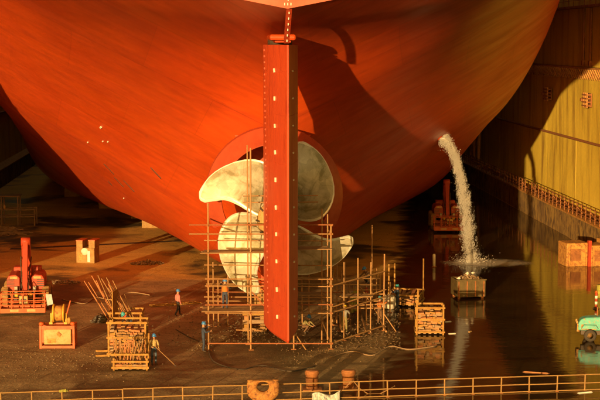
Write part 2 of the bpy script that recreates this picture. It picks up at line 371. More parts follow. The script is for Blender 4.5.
# triangular brackets under the shelf, right wall
br_me = MB().prism([(0, 0), (-.48, 0), (0, -1.0)], -.16, .16).mesh('bracket', RUSTY)
for k in range(68): link('bracket', br_me, rw, (-.02, 121-ry0+.82*k, 15.53))
# vertical pipes and stains, upper strake
for px in (583, 590): 
    p = atx(px, 30, XW-.2); pole('drain_pipe', (-.12, p.y-ry0, 15.8), (-.12, p.y-ry0, 21.1), .11, RUST, rw)
    MB().box((-.12, p.y-ry0, 16.1), (.3, .45, .4)).build('pipe_box', RUST, rw)
# upper walkway handrail pieces
for k in range(28):
    y = 118-ry0+2*k; pole('rail_post', (-.95, y, 21.29), (-.95, y, 22.3), .035, RUST, rw)
for z in (21.8, 22.3): pole('handrail', (-.95, 116-ry0, z), (-.95, 174-ry0, z), .03, RUST, rw)
# two rusty ladder-like fender brackets
def fender(px, py):
    p = atx(px, py, XW-.1); y, z = p.y-ry0, p.z
    f = MB().box((-.18, y, z), (.10, 1.9, 1.25)).build('fender_frame', RUST, rw)
    for k in range(4): MB().box((-.42, y, z-.5+.33*k), (.40, 1.75, .12)).build('fender_bar', RUST, f)
    for k in (-1, 0, 1): MB().box((-.50, y+.6*k, z), (.14, .16, 1.35)).build('fender_upright', RUSTY, f)
    MB().prism([(0, -.25), (-.45, -.12), (-.45, .12), (0, .25)], y+.95, y+1.35, lambda a, h, b: (-.2+a, h, z+b)).build('fender_nose', RUST, f)
fender(550, 94); fender(589.5, 100)
# ledge railing on the right wall: posts and four rails
lr = thing('ledge_railing', 'rusty four-rail railing along the ledge at the foot of the yellow wall', 'railing', (XW-1.45, ry0, 2.34))
for k in range(62):
    y = 112-ry0+1.6*k; pole('post', (0, y, 0), (0, y, 1.25), .05, RUST, lr)
    if k % 3 == 0: pole('brace', (0, y, .9), (.7, y, .02), .035, RUST, lr)
for z in (.32, .62, .92, 1.22): pole('rail', (0, 110-ry0, z), (0, 212-ry0, z), .04, RUST, lr)
# pipes lying on the ledge and columns at the far corner
for k, (x, z) in enumerate(((.55, .10), (.85, .10), (.7, .32))):
    o = thing('ledge_pipe', ('lowest pipe on the wall ledge next to the railing', 'pipe on the wall ledge against the yellow wall', 'pipe lying on top of the two ledge pipes')[k], 'pipe', (XW-1.45+x, 112, 2.34+z), 0, 'pipes on the wall ledge')
    pole('pipe_length', (0, 0, 0), (0, 70, 0), .10, RUST, o); pole('pipe_coupling', (0, 24, 0), (0, 24.6, 0), .13, RUSTY, o)
fp = thing('ledge_portal', 'dark steel pipe portal standing on the ledge far behind the water jet', 'frame', (XW-1.0, 184, 2.34))
for y in (0, 3.2, 5.2): pole('upright', (0, y, 0), (0, y, 7.2 if y < 5 else 5.4), .22, RUSTY, fp)
pole('crossbar', (0, 0, 7.1), (0, 3.2, 7.1), .2, RUSTY, fp); pole('crossbar', (0, 3.2, 5.2), (0, 5.2, 5.2), .16, RUSTY, fp)
# far dock gate
gate = thing('dock_gate', 'dark dock gate closing the far end beneath the ship', 'gate', (3, 346, 0))
for k in range(9): MB().box((-28+7*k, 0, 13), (6.9, 1.2, 26)).build('gate_panel', RUST, gate)

# ------------------------------------------------------------------ ship
XS = 3.7
ship = thing('ship', 'huge red ship hull seen from the stern, standing in the dock', 'ship', (XS, 96, 0))
def pchip(xs, ys, x):
    xs, ys, x = np.asarray(xs, float), np.asarray(ys, float), np.asarray(x, float)
    h = np.diff(xs); d = np.diff(ys)/h; m = np.zeros_like(ys)
    for i in range(1, len(xs)-1):
        if d[i-1]*d[i] > 0:
            w1, w2 = 2*h[i]+h[i-1], h[i]+2*h[i-1]; m[i] = (w1+w2)/(w1/d[i-1]+w2/d[i])
    m[0], m[-1] = d[0], d[-1]
    i = np.clip(np.searchsorted(xs, x)-1, 0, len(xs)-2); t = (x-xs[i])/h[i]
    return (1+2*t)*(1-t)**2*ys[i]+t*(1-t)**2*h[i]*m[i]+t*t*(3-2*t)*ys[i+1]+t*t*(t-1)*h[i]*m[i+1]
ZL = [1.6, 2.2, 3.5, 5, 7.25, 10, 13, 16, 18, 20, 23, 30]
TAB = {96: [.5, .75, .8, .9, 1.3, 1.5, 3.3, 8.6, 12.4, 15.4, 18.8, 22],
       100: [.9, 1.15, 1.5, 1.9, 2.5, 4.0, 7.2, 11.6, 14.7, 17.1, 20.0, 23],
       105: [2.0, 2.5, 3.2, 4.0, 5.3, 7.3, 10.7, 14.5, 16.9, 18.9, 21.4, 24],
       110: [3.5, 4.3, 5.4, 6.6, 8.3, 10.6, 13.8, 17.0, 19.0, 20.6, 22.6, 25],
       120: [5.8, 7.0, 8.6, 10.1, 12.4, 15.6, 19.1, 21.5, 22.9, 23.9, 25.0, 26],
       130: [8.2, 9.8, 11.8, 13.6, 16.1, 19.4, 22.7, 24.5, 25.3, 25.8, 26.2, 26.5],
       145: [12.8, 14.9, 16.9, 18.6, 20.9, 23.1, 24.8, 25.7, 25.8, 26.1, 26.4, 26.5],
       160: [17.3, 19.6, 21.4, 22.6, 24.0, 25.3, 26.1, 26.4, 26.5, 26.5, 26.5, 26.5],
       175: [20.5, 22.8, 24.5, 25.4, 26.1, 26.5, 26.5, 26.5, 26.5, 26.5, 26.5, 26.5],
       200: [22.3, 24.7, 26.1, 26.5, 26.5, 26.5, 26.5, 26.5, 26.5, 26.5, 26.5, 26.5],
       335: [22.3, 24.7, 26.1, 26.5, 26.5, 26.5, 26.5, 26.5, 26.5, 26.5, 26.5, 26.5]}
TY = sorted(TAB)
def sec(Y, z): return pchip(ZL, [float(pchip(TY, [TAB[y][i] for y in TY], Y)) for i in range(len(ZL))], z)
def half(v): return [(b, z) for b, z in v]
def build_hull():
    rows = []                                    # list of (Y, [(b,z)...]) main patch
    Ys = list(np.arange(96, 130, 1.5))+list(np.arange(130, 176, 3))+[180, 190, 200, 230, 335]
    S = np.linspace(0, 1, 40)**1.25
    zz = np.concatenate([[1.6, 1.63, 1.7, 1.8, 1.95, 2.15, 2.4], np.linspace(2.8, 11.5, 20), 12+18*S])
    V, F, UV = [], [], []
    def patch(rows):
        for sgn in (1, -1):
            k = len(V); n = len(rows[0][1])
            for Y, pts in rows:
                g = 0
                for i, (b, z) in enumerate(pts):
                    if i: g += math.hypot(b-pts[i-1][0], z-pts[i-1][1])
                    V.append((sgn*b, Y-96, z)); UV.append((Y, g))
            for a in range(len(rows)-1):
                for i in range(n-1):
                    f = (k+a*n+i, k+(a+1)*n+i, k+(a+1)*n+i+1, k+a*n+i+1)
                    F.append(f if sgn > 0 else f[::-1])
    main = [(Y, [(0, 1.6)]+list(zip(sec(Y, zz), zz))) for Y in Ys]
    patch(main)
    # counter: transom to stern frame
    ctl = {76: ([19.7, 20.2, 20.95, 22.1, 24.2, 27, 30], [0.05, 2.6, 6.3, 11, 15, 17, 18.5]),
           86: ([18.3, 18.42, 18.85, 19.8, 22.0, 25.5, 30], [0.05, 2.4, 6.5, 11.4, 15.8, 18.8, 20.4])}
    cy, cb, cz = [76, 86, 91.5, 96], [], []
    for y in (76, 86):
        z = ctl[y][0][0]+(30-ctl[y][0][0])*S; cz.append(z); cb.append(pchip(*ctl[y], z))
    z = 16.2+(30-16.2)*S; cz.append(z)
    cb.append(pchip([16.2, 16.5, 17.3, 18.9, 20.6, 23, 26, 30], [.2, 1.8, 6.6, 11.6, 15.0, 17.8, 19.7, 21.3], z))
    z = 12+18*S; cz.append(z); cb.append(sec(96, z))
    cb, cz = np.array(cb), np.array(cz); rows = []
    for Y in np.linspace(76, 96, 22):
        b = [float(pchip(cy, cb[:, i], Y)) for i in range(len(S))]; zc = [float(pchip(cy, cz[:, i], Y)) for i in range(len(S))]
        rows.append((Y, [(0, zc[0])]+list(zip(b, zc))))
    patch(rows)
    me = bpy.data.meshes.new('hull'); me.from_pydata(V, [], F); uvl = me.uv_layers.new(name='UVMap')
    li = np.zeros(len(me.loops), int); me.loops.foreach_get('vertex_index', li)
    uvl.data.foreach_set('uv', np.array(UV)[li].ravel())
    me.polygons.foreach_set('use_smooth', [True]*len(me.polygons)); me.materials.append(HULL)
    bm = bmesh.new(); bm.from_mesh(me); bmesh.ops.remove_doubles(bm, verts=bm.verts, dist=.004); reg = [v for v in bm.verts if -14 < v.co.y < 40 and v.co.z > 9 and v.co.z < 29 and abs(v.co.x) > .9 and not v.is_boundary]
    for _ in range(28): bmesh.ops.smooth_vert(bm, verts=reg, factor=.5, use_axis_x=True, use_axis_y=True, use_axis_z=True)
    bmesh.ops.recalc_face_normals(bm, faces=bm.faces); bm.to_mesh(me); bm.free()
    hull = link('hull', me, ship)
    # transom plate
    tr = rows[0][1]; pts = [(b, z) for b, z in tr]; poly = pts+[(-b, z) for b, z in pts[::-1] if b > 0]
    MB().prism(poly, -20.12, -19.99).build('transom', TRANS, ship)
    # deck and stern frame
    MB().box((0, 110, 29.8), (52, 258, .3)).build('deck', DARK, ship)
    sf = [(b, z) for z in np.linspace(1.6, 12, 20) for b in [float(sec(96, z))]]
    MB().prism(sf+[(-b, z) for b, z in sf[::-1]], -.25, .05).build('stern_frame', HULL, ship)
    return hull
hull = build_hull()
HY = 96
def tree_of(o): 
    me = o.data; mw = Matrix.Translation((XS, HY, 0)) @ Matrix.Translation(o.location)
    return BVHTree.FromPolygons([mw @ v.co for v in me.vertices], [tuple(p.vertices) for p in me.polygons])
HB = tree_of(hull)
def on(tree, px, py):
    loc, nrm, i, d = tree.ray_cast(CAM, ray(px, py))
    if loc is None: return None, None
    if nrm.dot(ray(px, py)) > 0: nrm = -nrm
    return loc, nrm
SH = Vector((XS, HY, 0))
# rudder
def rudder():
    prof = []                                     # x half-thickness against chord position, y from trailing edge
    ch = 7.6
    for c, hw in ((0, .05), (.06, .16), (.15, .34), (.3, .62), (.45, .84), (.58, .95), (.7, .97), (.82, .86), (.91, .64), (.97, .36), (1, .05)):
        prof.append((hw, c*ch))
    loop = [(h, y) for h, y in prof]+[(-h, y) for h, y in prof[::-1]]
    zs = [1.46, 1.62]+list(np.linspace(2.2, 17.6, 12))+[17.85]
    mb = MB(); n = len(loop); vs = []
    for i, z in enumerate(zs):
        k = .86 if i == 0 else 1
        vs += [(h*k, y if i else .12+y*.975, z) for h, y in loop]
    fs = [(a*n+i, a*n+(i+1) % n, (a+1)*n+(i+1) % n, (a+1)*n+i) for a in range(len(zs)-1) for i in range(n)]
    mb.add(vs, fs, False); mb.f += [tuple(range(n)), tuple((len(zs)-1)*n+i for i in range(n))]; mb.smooth += [False]*2
    a = R(2.2); ca, sa = math.cos(a), math.sin(a); out = []
    for x, y, z in mb.v:
        y2 = y-5.2; out.append((x*ca-y2*sa + .03, x*sa+y2*ca+85.4-HY, z))
    mb.v = out
    o = mb.build('rudder', RED2, ship)
    m = o.modifiers.new('edge', 'BEVEL'); m.width = .02; m.segments = 1; m.limit_method = 'ANGLE'
    return o
rud = rudder(); RB = tree_of(rud)
an_me = MB().box((0, 0, 0), (.22, .11, .08)).mesh('anode', ANODE)
def stick(tree, px, py, me, name, parent, flat=.03, spin=0, scale=1):
    loc, nrm = on(tree, px, py)
    if loc is None: return
    q = nrm.to_track_quat('Z', 'Y').to_euler()
    o = link(name, me, parent, loc-SH+nrm*flat, q); o.rotation_euler.rotate_axis('Z', spin); o.scale = (scale,)*3; return o
for k in range(10):
    y = 71+27.25*k; x = 274.6+.33*k
    o = stick(RB, x, y+random.uniform(-.6, .6), an_me, 'anode', rud, spin=R(100+random.uniform(-14, 14))); o.scale = (random.uniform(.85, 1.2), random.uniform(.8, 1.15), 1)
    stick(RB, 292.3+.2*k, y, an_me, 'anode', rud, spin=R(0), scale=.8)
# lifting bolts along the rudder's seam and draft marks on the trailing edge
tick = MB().box((0, 0, 0), (.06, .10, .05)).mesh('seam_bolt', TRANS)
for k in range(44): stick(RB, 264.4+.09*k, 50+6.1*k, tick, 'seam_bolt', rud, .02)
dm = MB().box((0, 0, 0), (.05, .03, .13)).mesh('draft_mark', WHITE)
for k in range(0): link('draft_mark', dm, rud, (.22, 79.98-HY-.03, 17.6-.42*k))
for z in (3.4, 5.9, 8.6, 11.3, 14.0, 16.4):
    lo = [v for v in rud.data.vertices]
    for sgn in (-1, 1):
        pts = []
        for c in np.linspace(.04, .60, 9):
            hw = float(np.interp(c, [0, .06, .15, .3, .45, .58, .7], [.05, .16, .34, .62, .84, .95, .97])); y2 = c*7.6-5.2; x = sgn*hw; a = R(2.2)
            pts.append((x*math.cos(a)-y2*math.sin(a)+.03, x*math.sin(a)+y2*math.cos(a)+85.4-HY, z+.03*math.sin(c*30)))
        MB().tube(pts, .013, 5).build('weld_bead', RED2, rud)
# headbox over the rudder, gudgeon gap, centre fin
MB().box((.03, 84.2-HY, 18.26), (1.45, 5.0, .34)).build('rudder_headbox', HULL, ship, bevel=.12)
MB().lathe((0, 85-HY, 0), [(.7, 17.8), (.7, 18.3)], 20).build('rudder_stock', DARK, ship)
MB().box((.03, 83.6-HY, 18.02), (.9, 4.2, .10)).build('rudder_top_plate', RED2, ship, bevel=.05)
fin = MB().prism([(75.95-HY, 19.78), (78.95-HY, 17.93), (79.5-HY, 17.93), (76.6-HY, 19.78)], -.14, .14, lambda a, h, b: (h+.1, a, b)).build('centre_fin', RED2, ship)
for k in range(6): link('draft_mark', dm, fin, (.1, 76.35-HY+.46*k, 19.5-.285*k))
for k in range(3): link('draft_mark', dm, ship, (-.15+.16*k, -20.16, 19.92))
for k in range(4): link('draft_mark', dm, ship, (.03, -20.16, 20.15+.3*k))

# propeller
PC = Vector((0, 89.9-HY, 7.25)); PR = 5.0
def blade_mesh():
    nr, nc = 26, 13
    rr = np.concatenate([np.linspace(.16, .9, 18), [.925, .945, .96, .973, .984, .992, .997, 1.0]])
    ch = pchip([.16, .3, .45, .6, .75, .86, .93, .97, 1.0], [.40, .56, .69, .76, .74, .61, .45, .30, .04], rr)
    V, E = [], []
    for side in (1, -1):
        for i, q in enumerate(rr):
            r = q*PR; c = ch[i]*PR; t = (q-.16)/.84
            sk = R(-9*math.sin(math.pi*min(t*1.15, 1))+32*t**2.8)
            phi = math.atan(.74/(math.pi*q)); th_m = (.045*(1-t)+.008)*PR
            for j in range(nc):
                s = -.5+j/(nc-1); tang = s*c*math.cos(phi); ax = s*c*math.sin(phi)
                ang = sk - tang/r                          # s>0: leading edge, clockwise
                thk = th_m*.5*math.sqrt(max(0, 1-(2*s)**2))*side
                V.append((r*math.cos(ang), ax - thk*math.cos(phi) + .10*r*.3, r*math.sin(ang)))
                E.append(min((.5-abs(s))*c, (1-q)*PR+.02))
    n = nc; F = []
    for sd in (0, 1):
        k = sd*len(rr)*nc
        for i in range(len(rr)-1):
            for j in range(nc-1):
                f = (k+i*n+j, k+i*n+j+1, k+(i+1)*n+j+1, k+(i+1)*n+j); F.append(f if sd else f[::-1])
    k = len(rr)*nc
    for i in range(len(rr)-1):
        for j in (0, nc-1): F.append((i*n+j, (i+1)*n+j, k+(i+1)*n+j, k+i*n+j))
    for j in range(nc-1): F.append(((len(rr)-1)*n+j, (len(rr)-1)*n+j+1, k+(len(rr)-1)*n+j+1, k+(len(rr)-1)*n+j))
    me = bpy.data.meshes.new('blade'); me.from_pydata(V, [], F); me.polygons.foreach_set('use_smooth', [True]*len(F))
    a = me.attributes.new('edge_dist', 'FLOAT', 'POINT'); a.data.foreach_set('value', E)
    bm = bmesh.new(); bm.from_mesh(me); bmesh.ops.recalc_face_normals(bm, faces=bm.faces); bm.to_mesh(me); bm.free()
    me.materials.append(BLADE); return me
hubm = MB().lathe((0, 0, 0), [(1.15, -.9), (1.28, -.3), (1.30, .3), (1.22, .75)], 32, 'Y').mesh('propeller', BLADE)
_a = hubm.attributes.new('edge_dist', 'FLOAT', 'POINT'); _a.data.foreach_set('value', [1.0]*len(hubm.vertices))
prop = link('propeller', hubm, ship, PC)
bme = blade_mesh()
for th in (38, 128, 218, 308): link('blade', bme, prop, (0, 0, 0), (0, -R(th), 0))
cap = MB().lathe((0, 0, 0), [(1.24, .74), (1.22, .95), (1.05, 1.45), (.8, 1.62)], 28, 'Y').build('hub_cap', CREAM, prop)
for k in range(10):
    th = 2*math.pi*k/10; pole('cap_fin', (1.25*math.cos(th), -.78, 1.25*math.sin(th)), (1.08*math.cos(th), -1.42, 1.08*math.sin(th)), .06, DARK, prop)
MB().lathe((0, 96-HY, 7.25), [(1.35, -1.2), (1.4, 0), (1.35, 3), (1.15, 5.3)], 28, 'Y').build('stern_boss', HULL, ship)
# half duct ahead of the propeller
def duct():
    mb = MB(); n = 44; a0, a1 = R(-28), R(208); vs = []
    prof = [(3.36, 0), (3.44, -.03), (4.36, 1.5), (4.36, 3.2), (3.62, 3.2), (3.34, .5)]
    for i in range(n+1):
        th = a0+(a1-a0)*i/n
        for r, y in prof: vs.append((r*math.cos(th), y+91.9-HY, 8.30+r*math.sin(th)))
    m = len(prof); fs = [(i*m+k, (i+1)*m+k, (i+1)*m+(k+1) % m, i*m+(k+1) % m) for i in range(n) for k in range(m)]
    mb.add(vs, fs, False); mb.f += [tuple(range(m)), tuple(n*m+k for k in range(m))]; mb.smooth += [False]*2
    o = mb.build('propeller_duct', DUCTM, ship)
    for th in (R(15), R(165)):
        c, s = math.cos(th), math.sin(th)
        MB().add([(c*1.0-s*w, 93.6-HY+y, 7.6+s*1.0+c*w) for w in (-.08, .08) for y in (0, 1.1)]+[(c*3.7-s*w, 93.6-HY+y, 8.25+s*3.7+c*w) for w in (-.08, .08) for y in (0, 1.1)],
                 [(0, 1, 3, 2), (4, 5, 7, 6), (0, 1, 5, 4), (2, 3, 7, 6), (0, 2, 6, 4), (1, 3, 7, 5)]).build('duct_fin', DUCTM, o)
    MB().box((0, 94.6-HY, 12.9), (.5, 2.2, 1.9)).build('duct_bracket', DUCTM, o)
duct()
# hull fittings: anodes, drain slots, discharge flange
for x, y in ((101, 127), (88, 142), (103, 141), (124, 198), (108, 141.5)): stick(HB, x, y, an_me, 'anode', hull, .04, R(20), 1.3 if y == 127 else .8)
slot = MB().box((0, 0, 0), (1.25, .11, .05)).mesh('drain_slot', DARK)
for x, y, s in ((109, 169, 1), (119, 182, .9), (129, 186, 1), (156, 173, .9), (110, 183, .4)):
    loc, nrm = on(HB, x, y); l2, _ = on(HB, x+4, y+4.2)
    if loc is None or l2 is None: continue
    d = (l2-loc).normalized(); b = nrm.cross(d)
    o = link('drain_slot', slot, hull); o.matrix_local = Matrix((d, b, nrm)).transposed().to_4x4(); o.location = loc-SH+nrm*.01; o.scale = (s, 1, 1)
JL, JN = on(HB, 440, 138)
fo = MB().lathe((0, 0, 0), [(.24, -.3), (.24, .04), (.16, .05)], 18).build('discharge_outlet', HULL, hull); fo.location = JL-SH; fo.rotation_euler = JN.to_track_quat('Z', 'Y').to_euler()
#MORE
# ------------------------------------------------------------------ keel blocks
def keel_block(x, y, rz, label, h=1.55, sz=(1.5, 1.1), sign=False):
    t = thing('keel_block', label, 'block', (x, y, 0), rz, 'blocks under the ship')
    MB().box((0, 0, h*.30), (sz[0], sz[1], h*.60)).build('base', CONC, t, bevel=.03)
    for k in (-1, 1): MB().box((k*sz[0]*.27, 0, h*.78), (sz[0]*.38, sz[1]*.9, h*.34)).build('cap_timber', TIMBER, t, bevel=.02)
    MB().box((0, 0, h*.72), (sz[0]*.12, sz[1]*.8, h*.18)).build('spacer', WOODG, t)
    if sign: MB().lathe((-.15, -sz[1]/2-.012, h*.52), [(.22, -.006), (.22, .006)], 18, 'Y').build('paint_mark', WHITE, t)
    return t
b0 = gnd(88, 262); t = thing('keel_block', 'lone block with white paint marks and orange timber caps, in the sunlit strip', 'block', (b0.x, b0.y, 0), R(-14), 'blocks under the ship')
MB().box((0, 0, .62), (1.55, 1.3, 1.24)).build('base', CONC, t, bevel=.03)
for k in (-1, 1): MB().box((k*.48+.02, .12*k, 1.52), (.52, 1.25, .56)).build('side_wall', CONC, t, bevel=.02); MB().box((k*.48+.02, .12*k, 1.85), (.56, 1.3, .09)).build('cap_timber', ORANGE, t)
MB().lathe((-.05, -.66, .95), [(.30, -.006), (.30, .008)], 18, 'Y').build('paint_mark', WHITE, t)
MB().box((.30, -.66, .55), (.22, .02, .9)).build('paint_mark', WHITE, t)
MB().box((-.42, -.66, .55), (.34, .02, .62)).build('rust_patch', RUSTY, t)
for px, py, lab in ((73, 196, 'pale block under the dark bilge, farthest left of those under the hull'), (108, 208, 'block under the hull where the shadow edge meets the floor'), (152, 227, 'sunlit block under the hull edge near the propeller')):
    g = gnd(px, py); keel_block(g.x, g.y, 0, lab, 1.55, (1.9, 1.4))
ORD = ('first', 'second', 'third', 'fourth', 'fifth', 'sixth')
for k in range(6): keel_block(XS, 101+7.5*k, 0, ORD[k]+' block from the stern in the centre row beneath the keel', 1.58, (2.2, 2.0))
for k in range(4):
    for sx in (-1, 1): keel_block(XS+sx*11.5, 152+9*k, 0, ORD[k]+' block from the stern in the '+('left' if sx < 0 else 'right')+' row beneath the bilge', 1.58, (1.8, 1.5))

# ------------------------------------------------------------------ scaffold round the propeller
scf = thing('scaffold', 'rusty tube scaffold around the propeller and rudder foot', 'scaffold', (XS, 86, 0))
S0 = Vector((XS, 86, 0))
def sp(x1, y1, Y1, x2, y2, Y2, r=.055, m=None, name='scaffold_pole'): pole(name, at(x1, y1, Y1)-S0, at(x2, y2, Y2)-S0, r, m or random.choice((TUBE, TUBE, TUBER)), scf) if False else pole(name, at(x1, y1, Y1)-S0, at(x2, y2, Y2)-S0, r*.72, m or random.choice((TUBE, TUBE, TUBE, TUBER)), scf)
def post(px, ytop, Y, r=.06):
    p = at(px, ytop, Y); pole('scaffold_pole', Vector((p.x+random.uniform(-.03, .03), Y, .04))-S0, p-S0, r*.74, TUBE, scf)
    MB().box((p.x-S0.x, Y-S0.y, .02), (.3, .3, .04)).build('base_plate', RUST, scf)
YF, YM, YB = 85.6, 88.0, 94.0
for px, yt in ((208, 203), (250.5, 148), (293.6, 300), (331, 226)): post(px, yt, YF, .07)
for px, yt in ((247.2, 145), (322, 209), (327.6, 214)): post(px, yt, YM-.8)
for px, yt in ((213, 262), (228, 268), (218, 280), (262, 290), (302, 262), (309, 266), (337, 252), (341.5, 270), (345, 262)): post(px, yt, YB-1)
# front face ledgers
for y in (225, 234, 279, 286, 305, 313, 343.5, 352): sp(205 if y > 240 else 189, y, YF-.08, 333, y+random.uniform(-.5, .6), YF-.08)
for y in (240.5, 265, 297): sp(204, y, YM-.9, 332, y+.5, YM-.9, .05)
for y in (196, 202.5): sp(243, y, YM-.9, 318, y-.5, YM-.9, .05)
# transverse tubes
for px in (208, 250.5, 331):
    for y in (234, 286, 313, 343.5):
        a = at(px, y, YF); pole('scaffold_pole', a-S0, Vector((a.x, YB-1, a.z))-S0, .05, TUBE, scf)
# back face
for y in (284, 292, 301): sp(206, y, YB-1.1, 345, y+.4, YB-1.1, .05)
cl_me = MB().box((0, 0, 0), (.15, .15, .13)).mesh('clamp', RUST)
for px in (208, 250.5, 331):
    for y in (225, 234, 279, 286, 305, 313, 343.5): link('clamp', cl_me, scf, at(px, y, YF-.05)-S0, (0, 0, random.uniform(0, 1)))
# working platforms: separate boards
def platform(x0, x1, z, y0, y1, n):
    for k in range(n):
        y = y0+(y1-y0)*(k+.5)/n; w_ = (y1-y0)/n-.03
        MB().box(((x0+x1)/2-S0.x+random.uniform(-.1, .1), y-S0.y, z+random.uniform(0, .02)), (x1-x0+random.uniform(-.2, .3), w_, .05), (0, random.uniform(-.004, .004), 0)).build('platform_board', PLANK, scf)
zA, zB = at(230, 252.5, YF).z, at(230, 311, YF).z
platform(at(203, 252, YF).x, at(266, 252, YF).x, zA, YF-.3, YF+1.0, 4); platform(at(203, 311, YF).x, at(270, 311, YF).x, zB, YF-.3, YF+1.6, 5)
platform(at(336, 312, 95).x, at(380, 312, 95).x, .75, 94.6, 95.8, 4)
platform(at(297, 249, YF).x, at(330, 249, YF).x, at(300, 249, YF).z, YF-.3, YF+.9, 4)
platform(at(297, 300, YF).x, at(325, 300, YF).x, at(300, 300, YF).z, YF+1.5, YF+2.6, 3)
# ladder at the left bay
for px in (213, 222): sp(px, 282, YF+1, px, 312, YF+1, .04)
for k in range(5): sp(213, 284+6*k, YF+1, 222, 284+6*k, YF+1, .03, None, 'ladder_rung')
sp(252, 292, YF-.1, 271, 314, YF-.1, .05, TUBER, 'brace'); sp(296, 335, YF+.6, 306, 350, YF-.2, .05, None, 'brace'); sp(236, 330, YF+2.5, 262, 331, YF+2.5, .05)
# right hand extension
YR, YR2 = 91.0, 98.5
for px, yt, Y in ((384.5, 254, YR), (372, 225, 97), (380, 274, 96.5), (376.5, 268, 98), (362, 288, YR2), (354, 286, YR2), (340, 300, YR)): post(px, yt, Y, .068)
sp(296, 278, 90, 379, 278.5, 96, .068); sp(296, 284, YF+2, 380, 285, 96.4, .068); sp(311, 314, YF+1, 386, 289.5, YR-.1, .055, TUBE, 'brace')
for y1, y2, Y in ((337, 335, YR), (326, 325, YR+3), (319, 318, YR+5), (313, 312.5, YR+7)): sp(328, y1, Y, 387 if Y == YR else 382-2*(Y-YR), y2, Y, .06)
for x in (342, 366, 386): a = gnd(x, 336); b = gnd(x-.22*x+74, 313); pole('scaffold_pole', Vector((a.x, a.y, .28))-S0, Vector((b.x, b.y, .28))-S0, .06, TUBE, scf)
for px, yt, Y in ((333, 270, 93), (349, 280, 95), (358, 275, 97), (366, 292, 93), (390, 282, 97)): post(px, yt, Y, .068)
for y1, y2, Y in ((290, 290, 95), (302, 301, 97), (309, 308, 93)): sp(331, y1, Y, 384, y2, Y, .068)
for a_, b_ in ((300, 346), (318, 362), (338, 380)): sp(a_, 349, YF+.2, b_, 314, 97.5, .068)
sp(334, 322, 90, 352, 279, 95, .045, None, 'brace'); sp(356, 280, 95, 380, 318, 93, .045, None, 'brace')
sp(384, 314, YR, 397, 333, YR-.4, .05, None, 'brace'); sp(351, 320, YR+3, 347, 336, YR-.3, .05, None, 'brace')
for y in (296, 306): sp(340, y, YR, 385, y-2, YR, .06)
# posts standing left of the hull shadow
for y in (286, 313, 343.5): a_ = at(331, y, YF); b_ = at(384.5, y-16 if y > 330 else y-5, YR); pole('scaffold_pole', a_-S0, Vector((b_.x, b_.y, a_.z))-S0, .05, TUBE, scf)
for px, yt, Y in ((344, 262, 88), (358, 258, 89.3), (371, 262, 90.2)): post(px, yt, Y, .06)
platform(at(338, 300, 90).x, at(372, 300, 90).x, zB+.1, 89.2, 90.4, 4)
# timber cribbing under the propeller
cr = thing('timber_crib', 'stack of heavy timbers under the propeller behind the scaffold', 'crib', (gnd(254, 327).x, 91.5, 0))
for k in range(5):
    for j in (-1, 1):
        if k % 2 == 0: MB().box((0, j*.45, .14+.26*k), (1.5, .30, .24)).build('timber', random.choice((WOOD, CRATE, WOODG)), cr, bevel=.015)
        else: MB().box((j*.5, 0, .14+.26*k), (.30, 1.4, .24)).build('timber', random.choice((WOOD, CRATE, WOODR)), cr, bevel=.015)
# litter of offcuts and leaves of rust under the scaffold: nobody could count it
mb = MB()
for k in range(1300):
    px = random.gauss(250, 32) if k < 750 else random.uniform(332, 400); py = random.uniform(312, 345) if k < 750 else random.uniform(300, 350)
    g = gnd(px, py); s = random.uniform(.02, .075)
    mb.box((g.x, g.y, random.uniform(.03, .22 if k < 500 else .08)), (s*random.uniform(1, 3), s, .03), (random.uniform(-.6, .6), random.uniform(-.6, .6), random.uniform(0, 3)))
o = mb.build('offcut_litter', LITTER); tag(o, 'litter of wood offcuts strewn under the scaffold', 'litter', kind='stuff')

# ------------------------------------------------------------------ gravel flecks over the floor
mb = MB()
for k in range(2400):
    if k < 700: px, py = random.gauss(55, 45), random.gauss(362, 9)
    elif k < 1700: px, py = random.uniform(165, 215), random.uniform(296, 352)
    elif k < 2050: px, py = random.gauss(318, 20), random.gauss(358, 6)
    else: px, py = random.uniform(-40, 400), random.uniform(235, 398)
    if px > 395: continue
    g = gnd(px, min(py, 399)); r = random.choice((.012, .016, .02, .026, .034, .05))
    mb.rock((g.x, g.y, r*.3), r)
o = mb.build('gravel', STONE); tag(o, kind='stuff')
def heap(name, label, cat, px, py, rx, ry, h, n, m, size, kind='rock'):
    g = gnd(px, py); mb = MB()
    for k in range(n):
        a = random.uniform(0, 6.28); q = math.sqrt(random.random()); zz = h*(1-q)*random.random()
        x, y = q*rx*math.cos(a), q*ry*math.sin(a); s = size*random.uniform(.5, 1.4)
        if kind == 'rock': mb.rock((x, y, zz+s*.4), s)
        else: mb.box((x, y, zz+.05), (s*4, s*.5, s*.5), (random.uniform(-.3, .3), random.uniform(-.3, .3), random.uniform(-.5, .5)))
    o = mb.build(name, m); o.location = g; tag(o, label, cat, kind='stuff'); return o
heap('rubble_heap', 'low dark heap of rubble on the sunlit floor beside the marked block', 'heap', 147, 264, 1.3, .8, .3, 160, SCRAP, .12)
heap('rubble_heap', 'small dark heap of rubble in front of the hull shadow strip', 'heap', 62, 283, 1.6, .6, .2, 120, SCRAP, .1)
heap('cable_heap', 'tangled dark heap of cable left of the wood crates', 'heap', 102, 322, .55, .45, .7, 130, DARK, .10, 'bar')
heap('rod_heap', 'heap of pale rods in the shade at the left edge', 'heap', 4, 234, 2.4, 1.2, 1.0, 160, WOODG, .16, 'bar')

